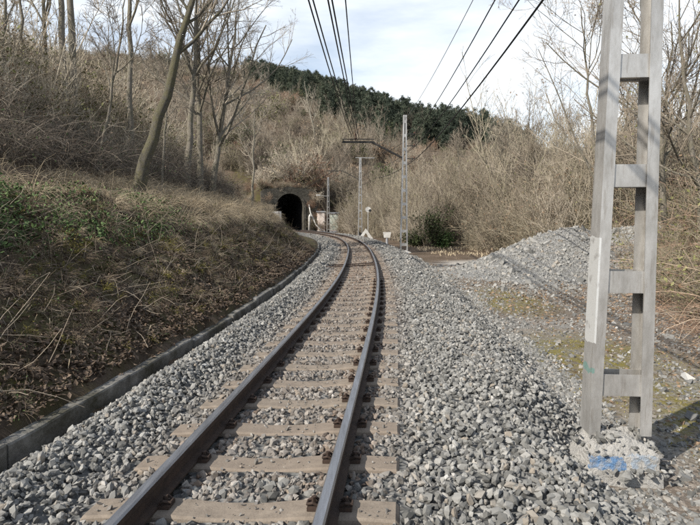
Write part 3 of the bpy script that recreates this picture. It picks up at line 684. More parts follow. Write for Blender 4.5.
# ------------------------------------------------------------------ overhead wires
def proj_pt(px, py, d):
    """point at depth d (world y) whose picture position is px,py"""
    t = math.radians(4.69); a = (px - 350) / 530; b = (262.5 - py) / 530
    v = (a, math.cos(t) + b * math.sin(t), -math.sin(t) + b * math.cos(t)); return (v[0] * d / v[1], d, CAMZ + v[2] * d / v[1])
def wire(name, P, r, label, m=None, sag=0.0, back=True):
    q = []
    P = [np.array(p) for p in P]
    if back: P.insert(0, P[0] + (P[0] - P[1]) * 1.4)
    for a, b in zip(P[:-1], P[1:]):
        for k in range(10):
            t = k / 10; p = a * (1 - t) + b * t; p = p - np.array([0, 0, sag * 4 * t * (1 - t)]); q.append(tuple(p))
    q.append(tuple(P[-1]))
    tag(MB().tube(q, r, 6).build(name, m or M_WIRE, smooth=True), label, 'wire', 'overhead wires')
hang = proj_pt(357, 138, 32); far3 = (-1.6, 55.0, 6.7); far5 = (-8.2, 77.6, 5.25)
wire('contact_wire', [proj_pt(328, 0, 8.6), hang, far3, far5], .014, 'left one of the close pair of thick wires over the track', sag=.1)
wire('contact_wire', [proj_pt(332, 0, 8.6), proj_pt(359, 138, 32), (far3[0] + .1, 55, 6.7), (-8.1, 77.6, 5.25)], .014, 'right one of the close pair of thick wires over the track', sag=.1)
wire('messenger_wire', [proj_pt(308.5, 0, 11), proj_pt(352, 137, 32)], .017, 'leftmost dark wire running up over the track', sag=.18)
wire('messenger_wire', [proj_pt(313, 0, 11), proj_pt(354, 136.5, 32)], .017, 'second dark wire from the left above the track', sag=.14)
wire('messenger_wire', [proj_pt(345.5, 0, 11.5), proj_pt(357.5, 134, 32)], .014, 'thin wire just right of the thick pair above the track', sag=.1)
wire('feeder_wire', [proj_pt(543, 0, 8.9), proj_pt(413, 161, 32), (2.7, 55, 5.9), (-1.6, 77, 5.5)], .020, 'thickest of the four cables slanting down to the arm mast', sag=.25)
wire('feeder_wire', [proj_pt(519, 0, 10.0), proj_pt(413, 148, 32), (2.7, 55, 6.9), (-1.6, 77, 6.3)], .016, 'second cable from the right slanting down to the arm mast', sag=.25)
wire('feeder_wire', [proj_pt(495, 0, 11.0), proj_pt(412, 136, 32), (2.7, 55, 8.3), (-1.6, 77, 7.2)], .015, 'third cable from the right slanting down to the arm mast', sag=.25)
wire('earth_wire', [proj_pt(473, 0, 12.5), proj_pt(406, 118, 32)], .010, 'thin pale wire left of the slanting cables against the sky', M_WIREGREY, sag=.2)

# ------------------------------------------------------------------ tunnel portal
rzp = -math.atan(MP)
portal = empty('tunnel_portal', (XP, YP, -.4), 'dark arched railway tunnel mouth in the overgrown hillside', 'tunnel', rz=rzp)
W2, HS = 2.05, 3.75          # half width, spring height (local z, 0 at -0.4 world)
arch = [(-W2, 0), (-W2, HS)] + [(W2 * math.cos(math.pi - a), HS + W2 * .98 * math.sin(math.pi - a)) for a in np.linspace(0, math.pi, 17)[1:-1]] + [(W2, HS), (W2, 0)]
outer = [(-4.2, 0), (-4.2, 6.0)] + [(-4.2 + 8.4 * k / 16, 6.75 - abs(k - 8) * .06) for k in range(1, 16)] + [(4.2, 6.0), (4.2, 0)]
n = len(arch); V = []; F = []
for yy in (-.5, .5): V += [(x, yy, z) for x, z in arch] + [(x, yy, z) for x, z in outer]
for i in range(n - 1):
    F += [(i, i + 1, n + i + 1, n + i), (2 * n + i + 1, 2 * n + i, 3 * n + i, 3 * n + i + 1), (i + 1, i, 2 * n + i, 2 * n + i + 1), (n + i, n + i + 1, 3 * n + i + 1, 3 * n + i)]
F += [(0, n, 3 * n, 2 * n), (n - 1, 3 * n - 1, 4 * n - 1, 2 * n - 1)]
MB().add(V, F).build('headwall', M_MASONRY, portal)
a2 = [(x * 1.17 , z if z < .1 else HS + (z - HS) * 1.17 if z > HS else z) for x, z in arch]
V = []; F = []
for yy in (-.58, -.505): V += [(x * .999, yy, z) for x, z in arch] + [(x, yy, z) for x, z in a2]
for i in range(n - 1): F += [(i, i + 1, n + i + 1, n + i), (n + i, n + i + 1, 3 * n + i + 1, 3 * n + i), (i + 1, i, 2 * n + i, 2 * n + i + 1)]
MB().add(V, F).build('arch_ring', M_MASONRY, portal)
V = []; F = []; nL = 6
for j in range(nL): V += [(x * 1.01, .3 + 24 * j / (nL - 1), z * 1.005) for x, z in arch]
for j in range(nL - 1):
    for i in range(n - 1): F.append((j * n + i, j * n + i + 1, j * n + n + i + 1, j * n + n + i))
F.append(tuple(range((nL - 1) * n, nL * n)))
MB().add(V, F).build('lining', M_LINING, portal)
MB().box((-2.9, -5.6, 0), (-2.45, -.55, 3.1)).build('wing_wall', M_GREYWALL, portal)
MB().tube([(2.75, -.9, 4.2), (2.9, -1.1, 3.0), (3.6, -1.6, 1.2), (4.3, -2.2, .35)], .09, 8).build('drain_pipe', M_WHITE, portal, smooth=True)

# ------------------------------------------------------------------ cabinets and small track signs by the tunnel
def cabinet(loc, rz, wd, dp, h, body, door, label, nd=1):
    t = empty('equipment_cabinet', loc, label, 'cabinet', 'equipment cabinets by the tunnel', rz)
    MB().box((-wd / 2, -dp / 2, 0), (wd / 2, dp / 2, .25)).build('plinth', M_GREYWALL, t)
    MB().box((-wd / 2 + .03, -dp / 2 + .03, .252), (wd / 2 - .03, dp / 2 - .03, h)).build('body', body, t)
    m = MB(); m.add([(-wd / 2 - .1, -dp / 2 - .1, h + .002), (wd / 2 + .1, -dp / 2 - .1, h + .002), (wd / 2 + .1, dp / 2 + .1, h + .002), (-wd / 2 - .1, dp / 2 + .1, h + .002), (-wd / 2 - .1, -dp / 2 - .1, h + .1), (wd / 2 + .1, -dp / 2 - .1, h + .1), (wd / 2 + .1, dp / 2 + .1, h + .22), (-wd / 2 - .1, dp / 2 + .1, h + .22)], [(0,3,2,1),(4,5,6,7),(0,1,5,4),(1,2,6,5),(2,3,7,6),(3,0,4,7)]); m.build('roof', M_GREYWALL, t)
    for k in range(nd):
        x0 = -wd / 2 + .1 + k * (wd - .2) / nd; x1 = x0 + (wd - .2) / nd - .06
        d = MB().box((x0, -dp / 2 - .012, .4), (x1, -dp / 2 + .028, h - .15)).build('door', door, t)
        MB().box((x1 - .12, -dp / 2 - .06, h * .5), (x1 - .06, -dp / 2 - .013, h * .5 + .2)).build('handle', M_DARKSTEEL, d)
    return t
cabinet((-4.3, 78.6, -.35), math.radians(12), 1.15, 1.1, 3.0, M_PINKWHITE, M_PINKWHITE, 'taller pinkish white cabinet left of the farthest mast', 1)
cabinet((-2.45, 79.2, -.35), math.radians(8), 1.5, 1.2, 2.8, M_PINKWHITE, M_GREENPANEL, 'pale cabinet with a greenish stained door right of the farthest mast', 1)
cabinet((-3.6, 79.8, -.35), math.radians(8), .9, .8, 2.7, M_BROWNDOOR, M_BROWNDOOR, 'narrow rusty brown cabinet between the two pale ones', 1)
tag(MB().tube([(-5.95, 77.5, -.4), (-5.9, 77.5, 2.0), (-5.75, 77.5, 2.3)], .16, 8).build('marker_post', M_WHITE, smooth=True), 'short white post left of the pale cabinets', 'post')
d0 = 50.0; xs_ = (368 - 350) * d0 / 530
t = empty('signal_disc', (xs_, d0, -.3), 'white round signal disc on a thin post beside the far track', 'signal')
MB().tube([(0, 0, 0), (0, 0, 3.0)], .05, 8).build('post', M_GALV, t)
MB().tube([(0, -.05, 2.85), (0, .05, 2.85)], .26, 20).build('disc', M_WHITE, t)
MB().tube([(.18, -.25, 2.75), (.18, -.055, 2.75)], .13, 12).build('lamp_hood', M_BLACK, t)
t = empty('track_marker', (xs_ - .25, d0 - 1.2, -.3), 'white triangular marker with a dark gap at the foot of the signal', 'marker')
V = [(-.8, 0, 0), (-.42, 0, 0), (0, 0, .7), (.42, 0, 0), (.8, 0, 0), (0, 0, 1.1)]
MB().add([(x, -.06, z) for x, _, z in V] + [(x, .06, z) for x, _, z in V], [(0,1,2,5),(2,3,4,5),(6,11,8,7),(8,11,10,9),(0,5,11,6),(5,4,10,11),(1,0,6,7),(2,1,7,8),(3,2,8,9),(4,3,9,10)]).build('board', M_WHITE, t)
dk = 43.0; t = empty('distance_post', ((387 - 350) * dk / 530, dk, -.35), 'small grey post with a white head beside the ballast shoulder', 'post')
MB().tube([(0, 0, 0), (0, 0, .55)], .10, 8).build('post', M_GREYWALL, t)
MB().add([(-.25, -.1, .5), (.25, -.1, .5), (.32, -.1, .95), (-.32, -.1, .95), (-.25, .1, .5), (.25, .1, .5), (.32, .1, .95), (-.32, .1, .95)], [(0,1,2,3),(5,4,7,6),(0,4,5,1),(1,5,6,2),(2,6,7,3),(3,7,4,0)]).build('head', M_WHITE, t)
dk = 52.0; tag(MB().box((-.3, -.2, 0), (.3, .2, .3)).box((-.15, -.12, .3), (.2, .12, .55)).build('track_box', M_BLACK, None, ((350.5 - 350) * dk / 530 + 1.0, dk, -.25)), 'small black box beside the right rail in the curve', 'box')

# ------------------------------------------------------------------ vegetation prototypes
def mesh_parts(name, parts, mats):
    """parts: list of (V, F, mat index)"""
    V, F = [], []; mi = []; n = 0
    for v, f, m in parts:
        V.append(v); F.append(f + n); mi.append(np.full(len(f), m)); n += len(v)
    return mesh_np(name, np.concatenate(V), [np.concatenate(F)], mats, midx=np.concatenate(mi), smooth=False)
def stems(r, n, base_r, h, spread, wig, up, npt, rad):
    a = r.uniform(0, 6.283, n); q = np.sqrt(r.random(n)) * base_r
    P = np.empty((n, npt, 3)); P[:, 0] = np.stack([np.cos(a) * q, np.sin(a) * q, np.full(n, -.1)], -1)
    D = unit(np.stack([np.cos(a) * spread * r.random(n), np.sin(a) * spread * r.random(n), np.ones(n)], -1) + r.normal(size=(n, 3)) * .12)
    Ls = h * r.uniform(.55, 1.0, n)
    for k in range(1, npt):
        D = unit(D + r.normal(size=D.shape) * wig + np.array([0, 0, up])); P[:, k] = P[:, k - 1] + D * (Ls / (npt - 1))[:, None]
    R = rad * r.uniform(.6, 1.2, (n, 1)) * np.linspace(1, .3, npt)
    return P, R
def sapling(seed, mats, leaf=0, h=6.0, nst=9):
    r = np.random.default_rng(seed); P, R = stems(r, nst, .9, h, .35, .09, .06, 6, .030)
    P2, R2 = grow(P, R, 15, (.14, .34), (.4, .8), .12, .12, 4, (.2, .98), .6, r)
    P3, R3 = grow(P2, R2, 5, (.25, .5), (.4, .9), .05, .12, 3, (.2, .95), .7, r)
    R2 = np.maximum(R2, .006); R3 = np.maximum(R3, .0045)
    pts = [(*tubes(P, R, 4), 0), (*tubes(P2, R2, 3), 0), (*tubes(P3, R3, 3), 0)]
    if leaf: pts.append((*leaves(P3[r.random(len(P3)) < leaf][:, -1], .035, r), 1))
    return mesh_parts('sapling', pts, mats)
def shrub(seed, mats, leaf=0.0, h=2.6, nst=34, spread=1.1, lsz=.045, rad=.016, thick=1.0):
    r = np.random.default_rng(seed); P, R = stems(r, nst, .5, h, spread, .14, .02, 5, rad)
    P2, R2 = grow(P, R, 9, (.25, .55), (.4, 1.0), .02, .2, 4, (.15, .98), .6, r)
    P3, R3 = grow(P2, R2, 5, (.25, .55), (.4, 1.1), .0, .2, 3, (.15, .95), .7, r)
    R2 = np.maximum(R2, .0045 * thick); R3 = np.maximum(R3, .0032 * thick)
    pts = [(*tubes(P, R, 4), 0), (*tubes(P2, R2, 3), 0), (*tubes(P3, R3, 3), 0)]
    if leaf:
        q = np.concatenate([P3[:, -1], P3[:, 1]]); pts.append((*leaves(q[r.random(len(q)) < leaf] + r.normal(size=((1, 3))) * 0, lsz, r), 1))
    return mesh_parts('shrub', pts, mats)
def bramble(seed, mats, leaf=.3, h=1.3, n=40):
    r = np.random.default_rng(seed); a = r.uniform(0, 6.283, n); npt = 8
    P = np.empty((n, npt, 3)); q = np.sqrt(r.random(n)) * .6; P[:, 0] = np.stack([np.cos(a) * q, np.sin(a) * q, np.full(n, -.05)], -1)
    D = unit(np.stack([np.cos(a) * .5, np.sin(a) * .5, np.ones(n)], -1) + r.normal(size=(n, 3)) * .3); Ls = h * r.uniform(.9, 2.0, n)
    for k in range(1, npt):
        D = unit(D + r.normal(size=D.shape) * .15 + np.array([0, 0, -.24])); P[:, k] = P[:, k - 1] + D * (Ls / (npt - 1))[:, None]
    P[:, :, 2] = np.maximum(P[:, :, 2], -.05)
    R = .008 * r.uniform(.6, 1.3, (n, 1)) * np.linspace(1, .4, npt)
    P2, R2 = grow(P, R, 7, (.12, .35), (.5, 1.2), .0, .2, 3, (.1, .95), .7, r); R2 = np.maximum(R2, .003)
    q = np.concatenate([P2[:, -1], P2[:, 1]])
    pts = [(*tubes(P, R, 3), 0), (*tubes(P2, R2, 3), 0), (*leaves(q[r.random(len(q)) < leaf], .035, r), 1)]
    return mesh_parts('bramble', pts, mats)
def conifer(seed):
    r = np.random.default_rng(seed); H = 12.0
    parts_ = [(*tubes(np.array([[(0, 0, 0), (0, 0, H * .5), (0, 0, H * .97)]]), np.array([[.18, .12, .03]]), 5), 1)]
    nb = 150; t = np.sqrt(r.random(nb)) * .82; z = H * (1 - t) * .98 + .1; L_ = (.45 + 2.9 * t ** .8 * r.uniform(.6, 1.15, nb)) ; a = r.uniform(0, 6.283, nb)
    P = np.empty((nb, 4, 3))
    for k, f in enumerate((0, .4, .75, 1.0)): P[:, k] = np.stack([np.cos(a) * L_ * f, np.sin(a) * L_ * f, z + L_ * (.15 * f - .25 * f * f)], -1)
    c = np.concatenate([P[:, 1:].reshape(-1, 3) + r.normal(size=(nb * 3, 3)) * .22 for _ in range(11)])
    parts_.append((*leaves(c, .33, r, .2, .2), 0))
    return mesh_parts('conifer', parts_, [M_CONIFER, M_BARK])

def proto_collection(name, meshes):
    c = bpy.data.collections.new(name)
    for i, me in enumerate(meshes):
        o = bpy.data.objects.new('%s_%02d' % (name, i), me); c.objects.link(o)
    return c
def gn_scatter(name, label, coll, npro, P, scale, r, tilt=.12):
    n = len(P); me = bpy.data.meshes.new(name); me.vertices.add(n); me.vertices.foreach_set('co', np.asarray(P, np.float32).ravel())
    rt = np.stack([r.normal(size=n) * tilt, r.normal(size=n) * tilt, r.uniform(0, 6.283, n)], -1).astype(np.float32)
    at = me.attributes.new('rot', 'FLOAT_VECTOR', 'POINT'); at.data.foreach_set('vector', rt.ravel())
    at = me.attributes.new('scl', 'FLOAT', 'POINT'); at.data.foreach_set('value', np.asarray(scale, np.float32))
    at = me.attributes.new('pick', 'INT', 'POINT'); at.data.foreach_set('value', r.integers(0, npro, n).astype(np.int32))
    o = link(name, me)
    g = bpy.data.node_groups.new(name, 'GeometryNodeTree')
    g.interface.new_socket('Geometry', in_out='INPUT', socket_type='NodeSocketGeometry'); g.interface.new_socket('Geometry', in_out='OUTPUT', socket_type='NodeSocketGeometry')
    gi = g.nodes.new('NodeGroupInput'); go = g.nodes.new('NodeGroupOutput'); ip = g.nodes.new('GeometryNodeInstanceOnPoints'); ci = g.nodes.new('GeometryNodeCollectionInfo')
    ci.inputs['Collection'].default_value = coll; ci.inputs['Separate Children'].default_value = True; ci.inputs['Reset Children'].default_value = True
    def na(nm, ty):
        q = g.nodes.new('GeometryNodeInputNamedAttribute'); q.data_type = ty; q.inputs['Name'].default_value = nm
        return [s for s in q.outputs if s.enabled and s.name == 'Attribute'][0]
    er = g.nodes.new('FunctionNodeEulerToRotation'); lk = g.links.new
    lk(gi.outputs[0], ip.inputs['Points']); lk(ci.outputs[0], ip.inputs['Instance']); ip.inputs['Pick Instance'].default_value = True
    lk(na('pick', 'INT'), ip.inputs['Instance Index']); lk(na('rot', 'FLOAT_VECTOR'), er.inputs[0]); lk(er.outputs[0], ip.inputs['Rotation'])
    lk(na('scl', 'FLOAT'), ip.inputs['Scale']); lk(ip.outputs[0], go.inputs[0])
    md = o.modifiers.new('scatter', 'NODES'); md.node_group = g
    return tag(o, label, kind='stuff')
def onground(x, y, dz=0.0): return np.stack([x, y, ground_z(x, y) + dz], -1)

def at0(px, d): return (px - 350) * d / 530.0
# --- the thicket right of the track
rv = np.random.default_rng(21)
sap = proto_collection('thicket_sapling', [shrub(38, [M_TWIG, M_DEADLEAF], .06, 4.6, 22, .6, .05, .025, 1.4), shrub(39, [M_TWIG, M_OLIVELEAF], .05, 5.4, 16, .5, .05, .03, 1.4), shrub(40, [M_TWIG_OLIVE, M_DEADLEAF], .10, 3.2, 26, .8, .05, .02, 1.4), sapling(31, [M_TWIG, M_DEADLEAF], .10), sapling(32, [M_TWIG_OLIVE, M_DEADLEAF], .18), sapling(33, [M_TWIG, M_OLIVELEAF], .12, 5.2, 11), sapling(34, [M_TWIG_OLIVE, M_OLIVELEAF], .0, 6.6)])
n = 2700; y = 26 + 59 * rv.random(n) ** 1.15; x = rv.uniform(-2, 64, n)
edge = np.maximum(XC(y) + 5.0 + 1.2 * fbm(y * .2, y * 0) , 10.5 - (y - 26) * .42)
k = (x > edge) & (x < .78 * y + 4) & (rv.random(n) < np.clip(1.0 - (x - edge) / 70, .3, 1)) & (PILE(x, y) < .2) & ~((x < -1.3) & (y > 73) & (y < 81))
x, y = x[k], y[k]
ins = np.clip((x - edge[k]) / 5, 0, 1)
gn_scatter('thicket', 'dense thicket of thin bare grey brown saplings right of the track', sap, 7, onground(x, y), (.55 + .5 * ins) * np.exp(rv.normal(size=len(x)) * .22) * (1 + .35 * sstep(.18, .4, x / y)), rv, .09)
def pine_line(x): return np.interp(x, [-110, -60, -38, -20, -8, 5, 25, 45, 58, 70, 110], [330, 285, 225, 180, 155, 138, 128, 142, 205, 290, 330])
# --- brush on the hill over the tunnel
shp = [shrub(41, [M_TWIG, M_DEADLEAF], .06, 3.4, 26, .9, .06, .02, 2.2), shrub(42, [M_TWIG_OLIVE, M_OLIVELEAF], .10, 3.0, 28, 1.1, .06, .02, 2.2), shrub(43, [M_TWIG, M_STRAW], .10, 3.6, 24, .8, .06, .02, 2.2), shrub(44, [M_TWIG_RED, M_DEADLEAF], .12, 2.6, 30, 1.1, .06, .02, 2.2)]
shp2 = [shrub(45, [M_TWIG_DARK, M_OLIVELEAF], .30, 2.8, 24, 1.0, .09, .02, 2.0), shrub(46, [M_TWIG_DARK, M_DEADLEAF], .35, 2.4, 24, 1.2, .09, .02, 2.0), shrub(47, [M_TWIG_DARK, M_DKGREEN], .6, 2.6, 20, .8, .10, .02, 2.0), shrub(48, [M_TWIG_DARK, M_TWIG], .0, 4.5, 14, .7, .06, .04, 2.4)]
shc = proto_collection('hill_shrub', shp + shp2 + [sapling(35, [M_TWIG, M_DEADLEAF], .0, 6.0, 6), sapling(36, [M_TWIG, M_DEADLEAF], .1, 7.0, 4), sapling(37, [M_TWIG_OLIVE, M_DEADLEAF], .0, 5.0, 8)])
n = 8000; y = 79.5 + 195 * rv.random(n) ** 1.35; x = rv.uniform(-190, 150, n)
k = (np.abs(x) < .74 * y + 4) & (along(x, y) > .9) & ~((np.abs(lateral(x, y)) < 2.5) & (along(x, y) < 1.5))
k &= y < pine_line(x) + 8; k &= ~((np.abs(x - at0(350, 96)) < 1.5) & (y > 86) & (y < 98)); x, y = x[k], y[k]
gn_scatter('hillside_brush', 'brown leafless brush covering the hillside around the tunnel', shc, 11, onground(x, y), np.exp(rv.normal(size=len(x)) * .33) * np.clip(.95 + 1.6 * fbm(x * .11, y * .11), .4, 1.6) * (1 - .3 * sstep(95, 125, y)), rv)
n = 150; lt = rv.uniform(-7, 7, n); al = rv.uniform(-1.2, .2, n); k = np.abs(lt) > 2.9 + .3 * rv.random(n); lt, al = lt[k], al[k]
x = XP + NP_[0] * lt + TP[0] * al; y = YP + NP_[1] * lt + TP[1] * al; k = ground_z(x, y) < 9; x, y = x[k], y[k]; zq = np.maximum(ground_z(x, y), rv.uniform(-.3, 5.5, len(x)) * (np.abs(lt[k]) < 4.3))
lt2 = rv.uniform(-4, 4, 40); x2 = XP + NP_[0] * lt2 + TP[0] * .3; y2 = YP + NP_[1] * lt2 + TP[1] * .3; z2 = 5.9 - .02 * lt2 ** 2
gn_scatter('portal_brush', 'dark ivy and bramble hanging round the tunnel mouth', shc, 4, np.concatenate([np.stack([x, y, zq], -1), np.stack([x2, y2, z2], -1)]), np.concatenate([rv.uniform(.25, .6, len(x)), rv.uniform(.25, .5, 40)]), rv, .3)
# --- pine wood on the ridge
con = proto_collection('ridge_conifer', [conifer(51), conifer(52), conifer(53)])
n = 10000; y = rv.uniform(110, 275, n); x = rv.uniform(-110, 110, n)
lim = pine_line(x)
k = (y > lim + 22 * fbm(x * .06, y * .06) + 6 * rv.normal(size=n)); x, y = x[k], y[k]
gn_scatter('pine_wood', 'dark green pine wood along the far ridge', con, 3, onground(x, y, -.5), rv.uniform(.4, .95, len(x)), rv, .04)
# --- left hillside: shrubs, brambles, hedge
lsh = proto_collection('bank_shrub', [sapling(65, [M_TWIG_PALE, M_DEADLEAF], .05, 4.2, 7), sapling(66, [M_TWIG_PALE, M_OLIVELEAF], .08, 3.8, 8), shrub(61, [M_TWIG_PALE, M_OLIVELEAF], .20, 2.4, 24), shrub(62, [M_TWIG_OLIVE, M_OLIVELEAF], .35, 2.2, 24), shrub(63, [M_TWIG_PALE, M_DEADLEAF], .10, 2.6, 22), shrub(64, [M_TWIG_PALE, M_STRAW], .08, 3.0, 18, .8)])
n = 2050; y = 1 + 78 * rv.random(n); v = 8.6 + 42 * rv.random(n) ** 1.25; x = XC(y) - v - 3.9 * sstep(30, 58, y)
k = (x > -.80 * y - 4) & (along(x, y) < 1.5); x, y, v = x[k], y[k], v[k]
near = sstep(8.4, 13.5, v)
gn_scatter('left_hillside_brush', 'tangled bare grey brown brush on the left hillside', lsh, 6, onground(x, y), rv.uniform(.6, 1.25, len(x)) * (.30 + 1.05 * near), rv)
brm = proto_collection('bank_bramble', [bramble(71, [M_TWIG_DARK, M_BANKLEAF]), bramble(72, [M_TWIG_DARK, M_BANKLEAF], .2, 1.5), bramble(73, [M_TWIG_DARK, M_GREEN], .12, 1.1)])
n = 460; y = 4 + 72 * rv.random(n) ** 1.1; v = rv.uniform(8.3, 11.2, n) + 3.9 * sstep(30, 58, y); x = XC(y) - v
hd = (y > 9) & (y < 70) & (rv.random(n) < np.clip(.25 + sstep(10, 13, y) * .75, 0, 1)); x, y = x[hd], y[hd]
gn_scatter('bramble_hedge', 'dark tangled brambles along the top of the left bank', brm, 3, onground(x, y), rv.uniform(.55, 1.0, len(x)), rv)
def tuft(seed, n, h, mats, leaf=0):
    r = np.random.default_rng(seed); npt = 5; a = r.uniform(0, 6.283, n); q = .09 * np.sqrt(r.random(n))
    P = np.empty((n, npt, 3)); P[:, 0] = np.stack([np.cos(a) * q, np.sin(a) * q, np.full(n, -.03)], -1)
    D = unit(np.stack([np.cos(a) * .6, np.sin(a) * .6, np.ones(n)], -1) + r.normal(size=(n, 3)) * .35); Ls = h * r.uniform(.5, 1.2, n)
    for k in range(1, npt):
        D = unit(D + r.normal(size=D.shape) * .12 + np.array([0, 0, -.42])); P[:, k] = P[:, k - 1] + D * (Ls / (npt - 1))[:, None]
    pts = [(*tubes(P, .0026 * np.ones((n, 1)) * np.linspace(1, .4, npt), 3), 0)]
    if leaf: pts.append((*leaves(P[:, 1:].reshape(-1, 3)[r.random(n * 4) < leaf], .022, r), 1))
    return mesh_parts('tuft', pts, mats)
tf = proto_collection('bank_tuft', [tuft(201, 70, .35, [M_DRYBROWN, M_BANKLEAF], .15), tuft(202, 60, .45, [M_DRYBROWN, M_BANKLEAF], .3), tuft(203, 80, .28, [M_STRAW, M_MOSS]), tuft(204, 40, .4, [M_DRYBROWN, M_GREEN], .3), tuft(205, 50, .3, [M_MOSS, M_MOSS], .3), tuft(206, 14, .75, [M_TWIG_DARK, M_BANKLEAF], .25)])
n = 6000; y = 2.4 + 46 * rv.random(n) ** 1.5; v = 2.5 + 4.6 * rv.random(n) ** .8 + 3.9 * sstep(30, 58, y); x = XC(y) - v * np.sqrt(1 + SLOPE(y) ** 2)
k = (x > -.78 * y - 1.5) & (rv.random(n) < np.clip(.6 + 2.0 * fbm(x * .9, y * .9 + 7) + .25 * sstep(3, 5, v), .1, 1)); x, y = x[k], y[k]
gn_scatter('bank_tufts', 'shaggy dead grass tufts and bramble sprays on the left bank', tf, 6, onground(x, y), rv.uniform(.35, 1.0, len(x)) * (.6 + .4 * sstep(2.5, 4.5, -uoff(x, y))), rv, .3)
st = proto_collection('straw_tuft', [tuft(211, 110, .6, [M_STRAW, M_STRAW]), tuft(212, 90, .75, [M_STRAW, M_STRAW]), tuft(213, 70, .6, [M_DRYBROWN, M_STRAW])])
n = 2600; y = 6 + 52 * rv.random(n) ** 1.2; v = 4.7 + 3.2 * rv.random(n) + 3.9 * sstep(30, 58, y); x = XC(y) - v * np.sqrt(1 + SLOPE(y) ** 2)
k = (x > -.78 * y - 1.5) & (rv.random(n) < np.clip(.15 + .6 * sstep(9, 15, y) + 2.2 * fbm(x * .5 + 2, y * .5), .03, 1)); x, y = x[k], y[k]
gn_scatter('straw_tufts', 'pale dry grass tufts hanging over the crest of the left bank', st, 3, onground(x, y), rv.uniform(.5, 1.2, len(x)), rv, .25)
# --- right edge brambles
rbr = proto_collection('right_bramble', [bramble(81, [M_TWIG_RED, M_DEADLEAF], .3, 1.4), bramble(82, [M_TWIG_RED, M_DEADLEAF], .2, 1.7), bramble(83, [M_TWIG, M_OLIVELEAF], .15, 1.5), shrub(84, [M_TWIG_OLIVE, M_OLIVELEAF], .15, 2.6)])
n = 900; y = rv.uniform(7, 30, n); x = rv.uniform(5, 26, n)
k = (x > 5.1 + .36 * (y - 6)) & (x < .8 * y + 3) & (PILE(x, y) < .35); x, y = x[k], y[k]
gn_scatter('right_brambles', 'reddish brown bramble tangle at the right edge behind the near mast', rbr, 4, onground(x, y), rv.uniform(.55, 1.15, len(x)) * np.clip(.55 + (x - 5.1 - .36 * (y - 6)) / 3, .55, 1.3), rv)

# ------------------------------------------------------------------ ground cover as real geometry
def blades(C, h, lean, r, wd=.004):
    n = len(C); a = r.uniform(0, 6.283, n); d = np.stack([np.cos(a), np.sin(a), np.zeros(n)], -1); e = np.stack([-np.sin(a), np.cos(a), np.zeros(n)], -1)
    H_ = h[:, None]; w_ = wd * r.uniform(.6, 1.5, (n, 1)); l = lean[:, None]
    p1 = C + d * H_ * l * .35 + np.array([0, 0, 1]) * H_ * .42; p2 = C + d * H_ * l + np.array([0, 0, 1]) * H_ * np.clip(1.05 - .62 * l, .08, 1)
    V = np.stack([C - e * w_, C + e * w_, p1 + e * w_ * .7, p1 - e * w_ * .7, p2], 1).reshape(-1, 3); b0 = np.arange(n)[:, None] * 5
    return V, np.concatenate([b0 + np.array([[0, 1, 2, 3]]), b0 + np.array([[3, 2, 4, 4]])])
def bank_points(n, v0, v1, y0, y1, r, pw=1.0):
    y = y0 + (y1 - y0) * r.random(n) ** pw; v = r.uniform(v0, v1, n) + 3.9 * sstep(30, 58, y); c = 1 / np.sqrt(1 + SLOPE(y) ** 2); x = XC(y) - v / c
    k = x > -.78 * y - 1.5; return x[k], y[k], (v - 3.9 * sstep(30, 58, y))[k]
rg = np.random.default_rng(77)
# dead leaves lying on the bank and on the bare ground
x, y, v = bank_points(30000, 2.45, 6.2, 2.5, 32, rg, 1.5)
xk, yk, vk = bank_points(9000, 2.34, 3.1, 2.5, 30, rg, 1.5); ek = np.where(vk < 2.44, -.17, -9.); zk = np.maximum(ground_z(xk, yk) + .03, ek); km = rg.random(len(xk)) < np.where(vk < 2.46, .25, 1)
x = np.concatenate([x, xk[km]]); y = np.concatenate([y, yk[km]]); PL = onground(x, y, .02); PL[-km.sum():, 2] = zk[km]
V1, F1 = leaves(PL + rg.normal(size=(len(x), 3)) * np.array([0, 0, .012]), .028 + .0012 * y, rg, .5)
tag(link('bank_leaf_litter', mesh_np('bank_leaf_litter', V1, [F1], M_BANKLEAF)), 'dark brown dead leaves covering the left bank', kind='stuff')
x = rg.uniform(2.8, 14, 16000); y = 3.4 + 20 * rg.random(16000) ** 1.4; k = (uoff(x, y) > shoulder(y) + .15) & (x < .78 * y + 1) & (PILE(x, y) < .2) & (rg.random(16000) < np.clip((x - 2.6) / 3 + fbm(x, y) * 1.4 + .1, 0.03, 1))
V1, F1 = leaves(onground(x[k], y[k], .012), .022 + .0012 * y[k], rg, .6)
tag(link('leaf_litter', mesh_np('leaf_litter', V1, [F1], M_DEADLEAF)), 'pale brown dead leaves on the bare ground right of the mast', kind='stuff')
# moss tufts on the bank and the bare ground
x, y, v = bank_points(26000, 2.5, 5.0, 2.5, 40, rg, 1.3); k = fbm(x * .5, y * .5 + 3) + fbm(x * 3, y * 3) * .5 > .0
P = onground(x[k], y[k]); V1, F1 = blades(P, .05 * rg.uniform(.5, 1.6, len(P)), rg.uniform(.3, 1.0, len(P)), rg, .009)
x = rg.uniform(2.6, 6.5, 12000); y = rg.uniform(3.9, 16, 12000); mk = np.maximum(sstep(1.3, 0.5, np.hypot((x - 3.6) / 1.25, (y - 7.0) / 2.4)), np.maximum(sstep(1.2, .5, np.hypot((x - 3.9) / 1.0, (y - 13) / 2.2)), sstep(1.2, .4, np.hypot((x - 3.4) / .7, (y - 4.7) / .9))))
k = (rg.random(12000) < mk * np.clip(.6 + fbm(x * 2.5, y * 2.5) * 3, 0, 1)) & (uoff(x, y) > shoulder(y) + .25); P2 = onground(x[k], y[k]); V2, F2 = blades(P2, .03 * rg.uniform(.5, 1.5, len(P2)), rg.uniform(.3, 1.0, len(P2)), rg, .006)
